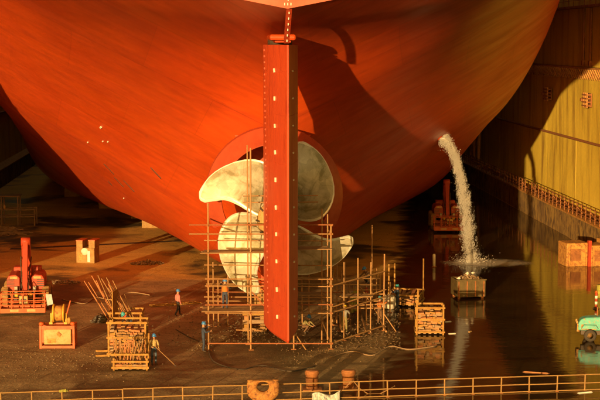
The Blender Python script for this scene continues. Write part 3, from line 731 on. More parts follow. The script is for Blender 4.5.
for pts, m, lab in (([(176, 330), (190, 338), (206, 346), (214, 362), (240, 370), (262, 366), (290, 372), (318, 366)], DARK, 'black hose snaking over the floor in front of the scaffold'), ([(62, 300), (84, 304), (96, 298), (112, 300), (130, 293), (152, 296)], WOODG, 'grey cable winding behind the winch and wood crates'), ([(330, 358), (352, 352), (372, 356), (390, 347), (410, 350), (440, 346)], WOODG, 'grey hose trailing from the scaffold into the flood water')):
    P_ = [gnd(*p) for p in pts]; Q_ = []
    for i in range(len(P_)-1):
        p0, p1, p2, p3 = P_[max(i-1, 0)], P_[i], P_[i+1], P_[min(i+2, len(P_)-1)]
        for k in range(6):
            t_ = k/6; Q_.append(.5*((2*p1)+(p2-p0)*t_+(2*p0-5*p1+4*p2-p3)*t_*t_+(3*p1-p0-3*p2+p3)*t_**3)+Vector((0, 0, .035)))
    tag(MB().tube(Q_, .035, 7).build('hose', m), lab, 'hose', 'hoses on the floor')

# ------------------------------------------------------------------ crates with wood
def crate(label, px0, px1, py, dep, h, rz=0, fill='stack', posts=1.0, ph=None, name='wood_crate', lean=0, nrods=24, rl=1.0):
    a, b = gnd(px0, py), gnd(px1, py); c = (a+b)/2; wd = (b-a).length
    t = thing(name, label, 'crate', (c.x, c.y+dep/2, 0), rz, 'crates of timber')
    x, y = wd/2, dep/2
    for i, (sx, sy) in enumerate(((-1, -1), (1, -1), (1, 1), (-1, 1))):
        hh = (ph[i] if ph else h*posts)
        MB().box((sx*(x-.05), sy*(y-.05), hh/2), (.10, .10, hh)).build('corner_post', CRATE, t)
    for zz in ([.18, h*.55, h*.97] if fill != 'flat' else [.2, h*.8]):
        for s in (-1, 1):
            MB().box((0, s*(y+.035), zz), (wd+.12, .06, .11)).build('rail', CRATE, t)
            MB().box((s*(x+.035), 0, zz), (.06, dep+.1, .11)).build('rail', CRATE, t)
    for k in range(5): MB().box((-x+.2+(wd-.4)*k/4, 0, .10), (.16, dep-.02, .06)).build('floor_board', WOODG, t)
    mats = (WOOD, WOODR, WOOD, CRATE, WOODG)
    if fill in ('stack', 'flat'):
        rows = int((h-.3)/.16)
        for r_ in range(rows):
            z = .24+.16*r_; xx = -x+.12
            if r_ == rows-1:                                  # top layer: long boards lying across
                for k in range(6): MB().box((-x+.25+(wd-.5)*k/5, 0, z+.04), (.22, dep-.15, .06), (random.uniform(-.05, .05), 0, random.uniform(-.12, .12))).build('plank', random.choice(mats), t)
                break
            while xx < x-.15:
                s = random.uniform(.16, .42); s = min(s, x-.1-xx)
                MB().box((xx+s/2, random.uniform(-.16, .06), z+random.uniform(-.015, .02)), (s-.02, dep-.16, random.uniform(.10, .14)), (random.uniform(-.05, .05), random.uniform(-.22, .22), random.uniform(-.06, .06))).build('plank', random.choice(mats), t)
                xx += s
    if fill == 'rods':
        for k in range(nrods):
            u = -x+.15+(wd-.3)*random.random(); v = random.uniform(-y*.7, y*.7); L = rl*random.uniform(1.0, 1.6)*(h/1.0)**.5
            d = Vector((random.uniform(-.32, .32)*(1 if not lean else .4)+lean, random.uniform(-.3, .3), 1)).normalized()
            pole('rod', (u, v, .22), Vector((u, v, .22))+d*L, .028, random.choice((WOODR, WOODR, WOOD, TUBE)), t)
        for k in range(9): MB().box((-x+.2+(wd-.4)*k/8, 0, .26), (.2, dep-.2, .13), (0, random.uniform(-.2, .2), 0)).build('plank', random.choice(mats), t)
    return t
crate('low pallet of upright rods nearest the railing, beside the worker in khaki', 113.5, 148.5, 371, 1.1, .95, R(-4), 'rods', ph=[.7, .7, 1.9, 1.5], name='rod_pallet', nrods=34)
crate('tall crate packed with short boards in front of the leaning poles', 108.5, 147, 357, 1.4, 2.05, R(-3), 'stack')
crate('open yellow crate holding long leaning poles, behind the board crate', 110, 142, 334, 1.6, 1.35, R(-3), 'rods', posts=1.0, name='pole_crate', lean=-.50, nrods=20, rl=2.0)
g = gnd(113, 336); t = thing('side_board', 'upright yellow board wall at the left of the pole crate', 'board', (g.x, g.y+.4, 0), R(-12))
for k in range(4): MB().box((0, .28*k, 1.35), (.05, .26, 2.7)).build('plank', CRATE, t)
for z in (.5, 2.2): MB().box((-.05, .42, z), (.06, 1.15, .1)).build('batten', CRATE, t)
for k, lab in enumerate(('loose timber on the floor left of the tall board crate', 'second loose timber on the floor left of the tall board crate')):
    g = gnd(107, 352+4.5*k); o = MB().box((0, 0, .06), (1.3, .1, .1)).build('loose_timber', CRATE); o.location = g; o.rotation_euler = (0, 0, .12*k); tag(o, lab, 'timber')
crate('crate of short boards standing in the flood water with its reflection', 417, 445, 335, 1.5, 1.75, R(-5), 'stack', ph=[2.2, 1.9, 1.7, 1.7])
crate('low pallet of long planks with four tall stakes, behind the flooded crate', 393, 424, 307, 2.6, 1.0, R(-16), 'flat', ph=[2.9, 1.2, 3.0, 2.6], name='plank_pallet')
# bin full of scrap
a, b = gnd(455.5, 300), gnd(484, 298); c = (a+b)/2
bt = thing('scrap_bin', 'rusty steel bin heaped with scrap standing in the flood water', 'bin', (c.x, c.y+.8, 0), R(6))
for s in (-1, 1):
    MB().box((s*1.0, 0, .75), (.06, 1.6, 1.2)).build('side', OLIVE, bt); MB().box((0, s*.8, .75), (2.06, .06, 1.2)).build('side', OLIVE, bt)
MB().box((0, 0, .18), (1.9, 1.5, .1)).build('floor', RUST, bt)
for x in (-.9, -.3, .3, .9): MB().box((x, -.86, .72), (.08, .06, 1.1)).build('rib', RUST, bt)
for sx in (-1, 1):
    for sy in (-1, 1): MB().box((sx*.85, sy*.65, .07), (.16, .16, .14)).build('foot', RUST, bt)
MB().box((0, -.84, 1.36), (2.2, .1, .08)).build('rim', OLIVE, bt)
mb = MB()
for k in range(260):
    a_ = random.uniform(0, 6.28); q = math.sqrt(random.random()); mb.box((.92*q*math.cos(a_), .7*q*math.sin(a_), 1.2+(1-q)*.55*random.random()), (random.uniform(.08, .4), random.uniform(.04, .14), random.uniform(.03, .1)), tuple(random.uniform(-1, 1) for _ in range(3)))
o = mb.build('scrap_load', SCRAP, bt); tag(o, kind='stuff')
mb = MB()
for p in ((-.1, -.3, 1.75), (.35, 0, 1.72), (-.75, -.4, 1.42)): mb.rock(p, .17)
mb.build('white_scrap', WHITE, bt)

# ------------------------------------------------------------------ boom lifts
def wheel(parent, x, y, r=.62, wdt=.42, tm=TYREY, rim=ORANGE):
    o = link('wheel', MB().lathe((0, 0, 0), [(r*.55, -wdt/2), (r*.93, -wdt/2), (r, -wdt*.35), (r, wdt*.35), (r*.93, wdt/2), (r*.55, wdt/2)], 24, 'X', False).mesh('tyre', tm), parent, (x, y, r))
    link('rim', MB().lathe((0, 0, 0), [(r*.56, -wdt*.36), (r*.3, -wdt*.42), (r*.3, wdt*.42), (r*.56, wdt*.36)], 16, 'X').mesh('rim', rim), o)
    for k in range(14):
        th = 2*math.pi*k/14; link('tread_lug', LUG, o, (0, r*math.cos(th), r*math.sin(th)), (th, 0, 0))
LUG = MB().box((0, 0, 0), (.40, .06, .09)).mesh('tread_lug', TYREY)
def boom_lift(label, loc, rz, bodym, basketm, group):
    t = thing('boom_lift', label, 'boom lift', loc, rz, group)
    MB().box((0, 3.4, .78), (1.5, 3.4, .45)).build('chassis', DARK, t, bevel=.05)
    for sx in (-1, 1):
        for y in (2.2, 4.7): wheel(t, sx*1.36, y, .74, .5)
    MB().lathe((0, 3.3, 0), [(.6, 1.0), (.6, 1.2)], 20).build('turntable', DARK, t)
    for sx in (-1, 1):
        b = MB().prism([(.38, 0), (1.12, 0), (1.26, .25), (1.26, .80), (1.12, 1.05), (.65, 1.12), (.38, .9)], 2.3, 4.9, lambda a, h, z, sx=sx: (sx*a, h, 1.2+z)).build('engine_cover', bodym, t, bevel=.05)
        for k in range(4): MB().box((sx*1.0, 2.27, 1.55+.14*k), (.5, .03, .05)).build('grille_slat', DARK, b)
        MB().box((sx*.78, 2.26, 2.12), (.5, .02, .16)).build('decal', CREAM, b)
    MB().box((0, 4.7, 1.9), (1.9, .8, 1.3)).build('counterweight', bodym, t, bevel=.08)
    MB().box((0, 3.7, 1.65), (.62, 1.6, .9)).build('turret', bodym, t, bevel=.04)
    # boom folded steeply up from the turret, second arm down to the basket
    def arm(name, p, q, sx, sz, m):
        p, q = Vector(p), Vector(q); L = (q-p).length
        o = MB().box((0, 0, L/2), (sx, sz, L)).build(name, m, t, bevel=.03); o.location = p; o.rotation_euler = (q-p).to_track_quat('Z', 'Y').to_euler(); return o, L
    o, L = arm('lower_boom', (0, 4.0, 1.9), (0, 3.3, 4.55), .60, .56, bodym)
    for k in range(7): MB().box((.12, .29, .4+.33*k), (.14, .03, .16)).build('boom_slot', DARK, o); MB().box((0, -.29, .4+.33*k), (.16, .03, .16)).build('boom_slot', DARK, o)
    arm('upper_boom', (0, 3.0, 4.5), (0, 1.5, 1.2), .34, .34, bodym)
    arm('jib', (0, 1.55, 1.2), (0, .6, .75), .22, .22, bodym)
    pole('ram', (.0, 3.6, 2.3), (0, 2.5, 3.1), .07, STEEL, t)
    for s in (-1, 1):
        pole('hose', (.2*s, 1.6, 1.5), (.36*s, 3.2, 3.4), .04, DARK, t)
        MB().tube([(.15*s, .7, .9), (.3*s, 1.0, 1.5), (.25*s, 1.6, 1.9), (.3*s, 2.4, 1.5)], .03, 7).build('hose', DARK, t)
        MB().box((s*.62, 2.1, 1.35), (.22, .3, .42)).build('valve_block', STEEL, t, bevel=.02); pole('axle', (s*.6, 2.2, .74), (s*1.3, 2.2, .74), .12, DARK, t)
    MB().lathe((-.3, 3.1, 4.45), [(.3, 0), (.3, .6)], 16, 'X').build('boom_knuckle', bodym, t)
    # basket
    W, D, H, z0 = 2.9, 1.0, 1.25, .22
    f = MB().box((0, 0, z0), (W, D, .07)).build('basket_floor', DARK, t)
    MB().box((0, -D/2-.02, z0+.13), (W, .04, .30)).build('toe_board', basketm, t); MB().box((0, D/2+.02, z0+.13), (W, .04, .30)).build('toe_board', basketm, t)
    for s in (-1, 1): MB().box((s*W/2, 0, z0+.13), (.04, D, .30)).build('toe_board', basketm, t)
    for zz in (.72, 1.0, H+.22):
        for s in (-1, 1): pole('rail', (-W/2, s*D/2, zz), (W/2, s*D/2, zz), .035, basketm, t); pole('rail', (s*W/2, -D/2, zz), (s*W/2, D/2, zz), .035, basketm, t)
    for x in (-1, -.5, 0, .5, 1):
        for s in (-1, 1): pole('rail_post', (x*W/2, s*D/2, z0), (x*W/2, s*D/2, H+.22), .035, basketm, t)
    for s in (-1, 1): MB().box((s*.55, -D/2-.05, z0+.14), (.55, .02, .16)).build('decal', CREAM, t); pole('support', (s*.35, D/2, z0), (s*.15, D/2+.2, 1.35), .05, basketm, t)
    MB().box((.05, -.25, 1.05), (.55, .3, .5)).build('control_box', CREAM, t, bevel=.03); MB().box((.05, -.42, 1.0), (.35, .03, .25)).build('control_panel', DARK, t)
    for s in (-1, 1): MB().lathe((s*.45, .52, 1.25), [(.15, 0), (.15, .12), (.06, .16)], 14, 'Y').build('work_lamp', YELP, t)
    return t
g1 = gnd(23.5, 314.5); bl = boom_lift('orange boom lift with its basket lowered, at the left edge', (g1.x, g1.y, 0), R(3), REDP, ORANGE, 'boom lifts')
# boom lift behind the water jet
g2 = gnd(449, 232); b2 = copy_tree(bl); b2.location = (g2.x, g2.y, 0); b2.rotation_euler = (0, 0, R(-4))
b2['label'] = 'red boom lift in the shade behind the falling water jet'
# ------------------------------------------------------------------ orange winch
a, b = gnd(40, 349), gnd(75, 349); c = (a+b)/2
wn = thing('winch', 'orange framed winch with a cream tank front and yellow drum on top', 'winch', (c.x, c.y+.55, 0), R(-2))
for s in (-1, 1):
    MB().box((s*.97, -.45, .70), (.14, .14, 1.40)).build('frame_post', ORANGE, wn, bevel=.015); MB().box((s*.97, .55, .70), (.14, .14, 1.40)).build('frame_post', ORANGE, wn, bevel=.015)
    MB().box((s*.97, .05, 1.34), (.12, .86, .12)).build('frame_beam', ORANGE, wn); MB().box((s*.97, .05, .12), (.12, .86, .12)).build('frame_beam', ORANGE, wn)
    MB().lathe((s*.92, -.45, 1.40), [(.11, 0), (.15, .05), (.15, .14), (.06, .2)], 14).build('cap', ORANGE, wn)
for y in (-.45, .55):
    MB().box((0, y, .10), (1.8, .12, .16)).build('frame_beam', ORANGE, wn); MB().box((0, y, 1.27), (1.8, .12, .20)).build('frame_beam', ORANGE, wn)
MB().box((0, .03, .68), (1.62, .82, .92)).build('tank', CREAM, wn, bevel=.05)
MB().box((-.35, -.395, .45), (.5, .02, .28)).build('rust_patch', RUSTY, wn); MB().box((.1, -.397, .85), (.28, .02, .22), (0, .78, 0)).build('placard', RUSTY, wn)
dr = MB().lathe((-.34, .45, 1.95), [(.56, 0), (.56, .08), (.34, .09), (.34, .59), (.56, .60), (.56, .68)], 24, 'X').build('drum', YELP, wn)
MB().lathe((-.24, .45, 1.95), [(.42, .01), (.47, .1), (.47, .38), (.42, .47)], 20, 'X').build('wire_coil', RUSTY, dr)
for s in (-1, 1): MB().box((s*.44, .45, 1.66), (.08, .5, .66)).build('drum_stand', YELP, wn); MB().box((s*.44, .45, 1.42), (.2, .8, .12)).build('drum_foot', YELP, wn)
pole('lever', (.42, .3, 1.7), (.72, .25, 2.75), .045, ORANGE, wn)
MB().lathe((.62, .2, 1.36), [(.1, 0), (.12, .12), (.12, .3), (.05, .38)], 14).build('oil_pot', RUSTY, wn)
cl = MB().add([(-.35, 0, 1.15), (.28, 0, 1.15), (.45, -.08, .25), (-.15, -.1, .12), (-.35, .03, 1.15), (.28, .03, 1.15), (.45, -.03, .25), (-.15, -.05, .12)], [(0, 1, 2, 3), (7, 6, 5, 4), (0, 1, 5, 4), (1, 2, 6, 5), (2, 3, 7, 6), (3, 0, 4, 7)]).build('hanging_sheet', CL['paleblue']); cl.location = (at(49, 300, g1.y-.6).x, g1.y-.62, .62); cl.scale = (.62, 1, .72)
tag(cl, 'pale blue sheet hanging from the corner of the orange basket', 'sheet')

# ------------------------------------------------------------------ dark trestles at the left edge
gt = gnd(8, 226); tr = thing('trestle_rack', 'dark trestle rack with a roofed top in the shade at the left edge', 'rack', (gt.x, gt.y, 0))
for x in (-2.4, -.6, 1.0, 2.6):
    for y in (0, 1.8): pole('upright', (x, y, 0), (x, y, 1.7 if x > 1.5 else 2.9), .07, WOODG, tr)
for z in (.9, 1.6): pole('crossbar', (-2.5, 0, z), (2.7, 0, z), .06, WOODG, tr); pole('crossbar', (-2.5, 1.8, z), (2.7, 1.8, z), .06, WOODG, tr)
for k in range(6): MB().box((-.7, .0+.36*k, 2.95), (3.8, .34, .06)).build('roof_board', PLANK, tr)
for k, (x, z, m) in enumerate(((-1.2, 1.85, WHITE), (-.3, 1.9, CREAM), (-1.9, 1.8, REDP))):
    o = MB().lathe((0, 0, 0), [(.12, 0), (.13, .3), (.05, .4), (.05, .46)], 12).build('bottle', m); o.location = (gt.x+x, gt.y+.05, 1.66); tag(o, ('white', 'cream', 'red')[k]+' container on the crossbar of the dark rack', 'container')

# ------------------------------------------------------------------ workers
def skin_mesh(V, E, Rr, roots, sub=1):
    me = bpy.data.meshes.new('person'); me.from_pydata([tuple(v) for v in V], E, [])
    o = bpy.data.objects.new('tmp', me); COL.objects.link(o)
    o.modifiers.new('skin', 'SKIN').use_smooth_shade = True
    sv = me.skin_vertices[0].data if me.skin_vertices else None
    if sv is None:
        bm = bmesh.new(); bm.from_mesh(me); bm.verts.layers.skin.verify(); bm.to_mesh(me); bm.free(); sv = me.skin_vertices[0].data
    for i, r in enumerate(Rr): sv[i].radius = (r, r) if not isinstance(r, tuple) else r; sv[i].use_root = i in roots
    ss = o.modifiers.new('sub', 'SUBSURF'); ss.levels = sub; ss.render_levels = sub
    dg = bpy.context.evaluated_depsgraph_get(); res = bpy.data.meshes.new_from_object(o.evaluated_get(dg))
    bpy.data.objects.remove(o); return res
def person(label, loc, rz, pose, shirt, trousers, helmet, arms=None, extra=None, group='workers in the dock'):
    J = dict(pelvis=(0, 0, .97), chest=(0, 0, 1.27), neck=(0, 0, 1.47), head=(0, -.02, 1.60), top=(0, -.01, 1.72),
             sL=(.18, 0, 1.41), eL=(.25, .03, 1.13), wL=(.25, -.07, .88), sR=(-.18, 0, 1.41), eR=(-.25, .03, 1.13), wR=(-.25, -.07, .88),
             hL=(.10, 0, .93), kL=(.11, -.03, .50), aL=(.12, .02, .09), tL=(.13, -.17, .045), hR=(-.10, 0, .93), kR=(-.11, -.03, .50), aR=(-.12, .02, .09), tR=(-.13, -.17, .045))
    if pose == 'stride': J.update(kL=(.11, -.16, .52), aL=(.12, -.20, .09), tL=(.13, -.38, .05), kR=(-.11, .06, .50), aR=(-.12, .28, .12), tR=(-.13, .12, .045))
    if pose == 'bend': J.update(chest=(0, -.22, 1.18), neck=(0, -.37, 1.30), head=(0, -.47, 1.37), top=(0, -.54, 1.46), sL=(.18, -.30, 1.26), sR=(-.18, -.30, 1.26), eL=(.24, -.38, 1.0), wL=(.20, -.55, .82), eR=(-.24, -.38, 1.0), wR=(-.20, -.55, .82), kL=(.13, -.10, .52), kR=(-.13, -.10, .52))
    if pose == 'crouch': J.update(pelvis=(0, .1, .42), chest=(0, -.10, .70), neck=(0, -.19, .87), head=(0, -.25, .98), top=(0, -.28, 1.10), sL=(.18, -.14, .82), sR=(-.18, -.14, .82), eL=(.26, -.32, .62), wL=(.16, -.52, .52), eR=(-.26, -.32, .62), wR=(-.16, -.52, .52),
                                  hL=(.10, .1, .40), kL=(.17, -.34, .50), aL=(.15, .0, .09), tL=(.16, -.18, .045), hR=(-.10, .1, .40), kR=(-.17, -.34, .50), aR=(-.15, .0, .09), tR=(-.16, -.18, .045))
    if pose == 'reach': J.update(eL=(.34, -.12, 1.28), wL=(.36, -.30, 1.45), eR=(-.30, -.14, 1.20), wR=(-.22, -.36, 1.26))
    if pose == 'stick': J.update(eR=(-.26, .0, 1.12), wR=(-.20, -.24, 1.08), eL=(.27, .0, 1.13), wL=(.22, -.22, .98))
    if arms: J.update(arms)
    J = {k: Vector(v) for k, v in J.items()}
    rad = dict(pelvis=(.155, .12), chest=(.175, .125), neck=.06, head=.098, top=.07, sL=.078, eL=.055, wL=.04, sR=.078, eR=.055, wR=.04,
               hL=.10, kL=.075, aL=.055, tL=.045, hR=.10, kR=.075, aR=.055, tR=.045)
    names = list(J); idx = {n: i for i, n in enumerate(names)}; V = [J[n] for n in names]; Rr = [rad[n] for n in names]
    B = [('pelvis', 'chest', 's'), ('chest', 'neck', 's'), ('neck', 'head', 'k'), ('head', 'top', 'k'), ('chest', 'sL', 's'), ('sL', 'eL', 's'), ('eL', 'wL', 's'), ('chest', 'sR', 's'), ('sR', 'eR', 's'), ('eR', 'wR', 's'),
         ('pelvis', 'hL', 't'), ('hL', 'kL', 't'), ('kL', 'aL', 't'), ('aL', 'tL', 'b'), ('pelvis', 'hR', 't'), ('hR', 'kR', 't'), ('kR', 'aR', 't'), ('aR', 'tR', 'b')]
    E = [(idx[a], idx[b]) for a, b, _ in B]; seg = [(J[a], J[b], k) for a, b, k in B]; roots = {0}
    for sd, sg in (('L', 1), ('R', -1)):                       # palms and five curled fingers each
        e, wv = J['e'+sd], J['w'+sd]; d = (wv-e).normalized(); side = d.cross(Vector((0, 1, 0)));
        side = side.normalized() if side.length > .1 else Vector((sg, 0, 0)); n = side.cross(d).normalized()
        pm = wv+d*.085; k = len(V); V.append(pm); Rr.append((.042, .026)); E.append((idx['w'+sd], k)); seg.append((wv+d*.03, pm, 'k'))
        for f, (off, L) in enumerate(((-.034, .070), (-.012, .085), (.012, .080), (.033, .062))):
            a = pm+side*off-d*.01; b = a+d*(L*.55); c_ = b+(d*.5-n*.85).normalized()*L*.5
            k = len(V); V += [a, b, c_]; Rr += [.0115, .0105, .009]; E += [(k, k+1), (k+1, k+2)]; roots.add(k); seg.append((a, c_, 'k'))
        a = wv+d*.04+side*.02*sg; b = a+(side*sg*.8+d*.6-n*.2).normalized()*.045; c_ = b+(d-n*.5).normalized()*.035
        k = len(V); V += [a, b, c_]; Rr += [.014, .012, .010]; E += [(k, k+1), (k+1, k+2)]; roots.add(k); seg.append((a, c_, 'k'))
    # nose and ears, so that the head reads as a face
    hd, tp = J['head'], J['top']; up = (tp-J['neck']).normalized(); fw = Vector((0, -1, 0)); fw = (fw-up*fw.dot(up)).normalized(); sdv = up.cross(fw)
    k = len(V); V += [hd+fw*.085+up*.02, hd+fw*.115-up*.012]; Rr += [.014, .017]; E.append((k, k+1)); roots.add(k); seg.append((V[k], V[k+1], 'k'))
    for s in (-1, 1):
        k = len(V); V += [hd+sdv*.092*s+up*.02, hd+sdv*.10*s-up*.02]; Rr += [.016, .014]; E.append((k, k+1)); roots.add(k); seg.append((V[k], V[k+1], 'k'))
    me = skin_mesh(V, E, Rr, roots)
    mats = {'s': shirt, 't': trousers, 'k': SKIN, 'b': DARK}; order = list(mats)
    me.materials.clear()
    for q in order: me.materials.append(mats[q])
    for p in me.polygons:
        c_ = p.center; best, bk = 9, 't'
        for a, b, q in seg:
            ab = b-a; u = max(0, min(1, (c_-a).dot(ab)/max(ab.length_squared, 1e-9))); dd = (a+ab*u-c_).length
            if dd < best: best, bk = dd, q
        p.material_index = order.index(bk); p.use_smooth = True
    o = link('person', me); o.location = loc; o.rotation_euler = (0, 0, rz); tag(o, label, 'person', group)
    q = Matrix((sdv, -fw, up)).transposed().to_euler()
    h = MB().lathe((0, 0, 0), [(.128, .0), (.126, .05), (.108, .10), (.070, .135), (.02, .148)], 18)
    h.lathe((0, -.02, 0), [(.128, -.012), (.165, -.008), (.165, .004), (.128, .012)], 18); h.box((0, 0, .135), (.03, .20, .03))
    ho = h.build('helmet', helmet, o); ho.location = hd+up*.055; ho.rotation_euler = q
    for s in (-1, 1):
        eo = MB().lathe((0, 0, 0), [(.008, -.006), (.015, 0), (.008, .006)], 8, 'Y').build('eye', DARK, o); eo.location = hd+fw*.094+up*.030+sdv*.036*s
    mo = MB().box((0, 0, 0), (.05, .012, .010)).build('mouth', CL['red'], o); mo.location = hd+fw*.092-up*.045; mo.rotation_euler = q
    if extra == 'vest':
        mb_ = MB(); c0, c1 = J['pelvis'].lerp(J['chest'], .25), J['chest'].lerp(J['neck'], .45)
        mb_.tube([c0, c0.lerp(c1, .5), c1], [.185, .195, .15], 14, False).build('vest', CL['orange'], o)
    if extra == 'scarf': MB().tube([J['neck']-up*.05, J['neck']+up*.03], [.105, .085], 12).build('scarf', CL['red'], o)
    return o
def on_floor(px, py, z=0): g = gnd(px, py, z); return (g.x, g.y, z)
p1 = person('worker in khaki jacket and blue helmet holding a stick beside the rod pallet', on_floor(154, 365), R(25), 'stick', CL['khaki'], CL['denim'], HELM_B)
st = thing('walking_stick', 'thin stick in the hand of the worker in khaki', 'stick', p1.location)
pole('stick_rod', (.08, -.42, 1.15), (1.25, -.55, .03), .02, WOOD, st); pole('stick_end', (1.14, -.538, .13), (1.25, -.55, .03), .026, DARK, st)
person('worker in pink top and black trousers walking in the open', on_floor(178, 316), R(120), 'stride', CL['pink'], CL['black'], HELM_B)
person('worker with red scarf reaching into the pole crate', on_floor(131, 336), R(-60), 'bend', CL['black'], CL['navy'], HELM_T, None, 'scarf')
person('worker in navy standing against the left foot of the scaffold', on_floor(203.5, 352), R(90), 'reach', CL['navy'], CL['navy'], HELM_B)
pz = at(225, 308.5, YF+.4)
person('worker in orange vest standing on the scaffold board before the lower blade', (pz.x, YF+.4, zB+.05), R(160), 'reach', CL['black'], CL['navy'], HELM_B, None, 'vest')
person('worker crouching at the rudder foot with a blue helmet', on_floor(305, 333), R(60), 'crouch', CL['olive'], CL['brown'], HELM_B)
person('worker in grey with a yellow helmet inside the scaffold frame', on_floor(344.5, 333), R(170), 'reach', CL['grey'], CL['olive'], HELM_Y)
pz = at(368, 284, 96.2)
person('worker crouching high on the scaffold tubes near the shaded stern', (pz.x, 96.2, pz.z), R(-70), 'crouch', CL['brown'], CL['black'], HELM_B)
person('worker in orange at the right corner post of the scaffold', on_floor(379.5, 324), R(40), 'reach', CL['orange'], CL['brown'], HELM_T)
person('worker in navy overalls handling planks on the staked pallet', on_floor(397.5, 311), R(-90), 'reach', CL['navy'], CL['navy'], HELM_T)
# red and green cylinders by the scaffold, sack
for px, py, m, lab, h in ((366.5, 309, REDP, 'slim red gas cylinder standing inside the scaffold', 1.6), (355, 311, GREENSCRAP, 'taller olive gas cylinder left of the red one', 1.7), (352, 313, GREENSCRAP, 'shorter olive gas cylinder left of the red one', 1.5)):
    g = gnd(px, py); t = thing('gas_cylinder', lab, 'cylinder', g, 0, 'gas cylinders')
    MB().lathe((0, 0, 0), [(.12, 0), (.125, .05), (.125, h*.8), (.10, h*.87), (.05, h*.92)], 16).build('bottle', m, t); MB().lathe((0, 0, h*.92), [(.04, 0), (.05, .03), (.05, .12), (.03, .15)], 10).build('valve', STEEL, t)
g = gnd(388.5, 309)
bm = bmesh.new(); bmesh.ops.create_icosphere(bm, subdivisions=3, radius=1)
for v in bm.verts: v.co = Vector((v.co.x*.55, v.co.y*.42, max(v.co.z, -.75)*.55+.41))*(1+.10*math.sin(v.co.x*7+v.co.z*5)*math.cos(v.co.y*6))
me = bpy.data.meshes.new('sack'); bm.to_mesh(me); bm.free(); me.materials.append(SACK); me.polygons.foreach_set('use_smooth', [True]*len(me.polygons))
t = thing('sack', 'bulging pale sack between the scaffold and the staked pallet', 'sack', (g.x, g.y, 0)); link('bag', me, t); MB().tube([(0, 0, .78), (.04, 0, .88), (.10, .02, .98)], [.12, .06, .13], 10).build('tied_neck', SACK, t)
# ladder lying in the open
a, b = gnd(150, 306.5), gnd(200, 303)
ld = thing('ladder', 'pale ladder lying on the floor behind the worker in pink', 'ladder', ((a+b)/2)); ld.location.z = .05
dv = (b-a); nv = Vector((-dv.y, dv.x, 0)).normalized()*.5
for s in (-.5, .5): pole('stile', -dv/2+nv*s, dv/2+nv*s, .045, CRATE, ld)
for k in range(11): pole('rung', -dv/2+dv*(k+.5)/11-nv*.5, -dv/2+dv*(k+.5)/11+nv*.5, .03, CRATE, ld)

# ------------------------------------------------------------------ water jet, splash
land = gnd(471, 263); jt = []
Tn = 26
d0 = Vector((land.x-JL.x, land.y-JL.y, 0))
for k in range(Tn+1):
    u = k/Tn; z = JL.z-.1*u-(JL.z-.1)*(.14*u+.86*u*u); jt.append(Vector((JL.x+d0.x*(u**.78), JL.y+d0.y*u, max(z, 0))))
def jp(u): 
    f = u*Tn; i = min(int(f), Tn-1); return jt[i].lerp(jt[i+1], f-i)
mb = MB()
def drop(q, r, st):
    if q.z < .02: return
    d = Vector((.15*random.uniform(-1, 1), 0, -1))*st*r; sv_ = Vector((r, 0, 0)); dep = Vector((0, r, 0))
    mb.add([q+sv_, q+dep, q-sv_, q-dep, q+d, q-d*.6], [(0, 1, 4), (1, 2, 4), (2, 3, 4), (3, 0, 4), (1, 0, 5), (2, 1, 5), (3, 2, 5), (0, 3, 5)], True)
for k in range(950):                                        # clumps of broken water
    u = random.random()**.9; sp_ = .07+.28*u; c = jp(u)+Vector((random.gauss(0, sp_*.8), random.gauss(0, sp_*.6), random.gauss(0, .15)))
    sx_, sz_ = random.uniform(.02, .06)+.04*u, random.uniform(.10, .30)
    for j in range(int(46-18*u)): drop(c+Vector((random.gauss(0, sx_), random.gauss(0, sx_), random.gauss(0, sz_))), random.uniform(.005, .015), random.uniform(1.5, 6))
for k in range(2600):                                       # stray drops
    u = random.random()**.7; sp_ = .12+.62*u; drop(jp(u)+Vector((random.gauss(0, sp_*.55), random.gauss(0, sp_*.5), random.gauss(0, .2))), random.uniform(.004, .010), random.uniform(1, 3))
for k in range(14):                                         # ropes of unbroken water at the outlet
    ph, ph2 = random.uniform(0, 6), random.uniform(0, 6); L = random.uniform(.12, .35); rr_ = random.uniform(.03, .07); cx = random.gauss(0, .12)
    mb.tube([jp(u_*L)+Vector((cx+math.sin(ph+u_*6)*(.03+.10*u_), math.cos(ph2+u_*7)*.1, 0)) for u_ in np.linspace(0, 1, 12)], [max(.004, rr_*(1-.9*i/11)*random.uniform(.6, 1.3)) for i in range(12)], 6)
JETM = bpy.data.materials.new('white_water'); _t, _b = nodes(JETM)
_b.inputs['Base Color'].default_value = (.80, .78, .74, 1); _b.inputs['Roughness'].default_value = .25; _b.inputs['Subsurface Weight'].default_value = 0.0
_tr = N(_t, 'ShaderNodeBsdfTranslucent'); _tr.inputs[0].default_value = (.86, .84, .80, 1); _mx = N(_t, 'ShaderNodeMixShader'); _mx.inputs[0].default_value = .4
_t.links.new(_b.outputs[0], _mx.inputs[1]); _t.links.new(_tr.outputs[0], _mx.inputs[2]); _t.links.new(_mx.outputs[0], _t.nodes['Material Output'].inputs[0])
o = mb.build('water_jet', JETM); tag(o, 'stream of white water pouring from the hull outlet into the dock', 'water jet', kind='stuff')
FOAMM = JETM.copy(); FOAMM.name = 'thin_foam'
_t = FOAMM.node_tree; _at = N(_t, 'ShaderNodeAttribute', attribute_name='foam'); _tc = N(_t, 'ShaderNodeTexCoord')
_n = noise(_t, mapping(_t, _tc.outputs['Object'], (.6, 1.1, 1)), 1.0, 7, .72, 1.2)
_m1 = N(_t, 'ShaderNodeMath', operation='MULTIPLY_ADD'); _m1.inputs[1].default_value = 1.5; _t.links.new(_n, _m1.inputs[0]); _t.links.new(_at.outputs['Fac'], _m1.inputs[2])
_mr = N(_t, 'ShaderNodeMapRange'); _mr.inputs[1].default_value = 1.0; _mr.inputs[2].default_value = 1.75; _t.links.new(_m1.outputs[0], _mr.inputs[0])
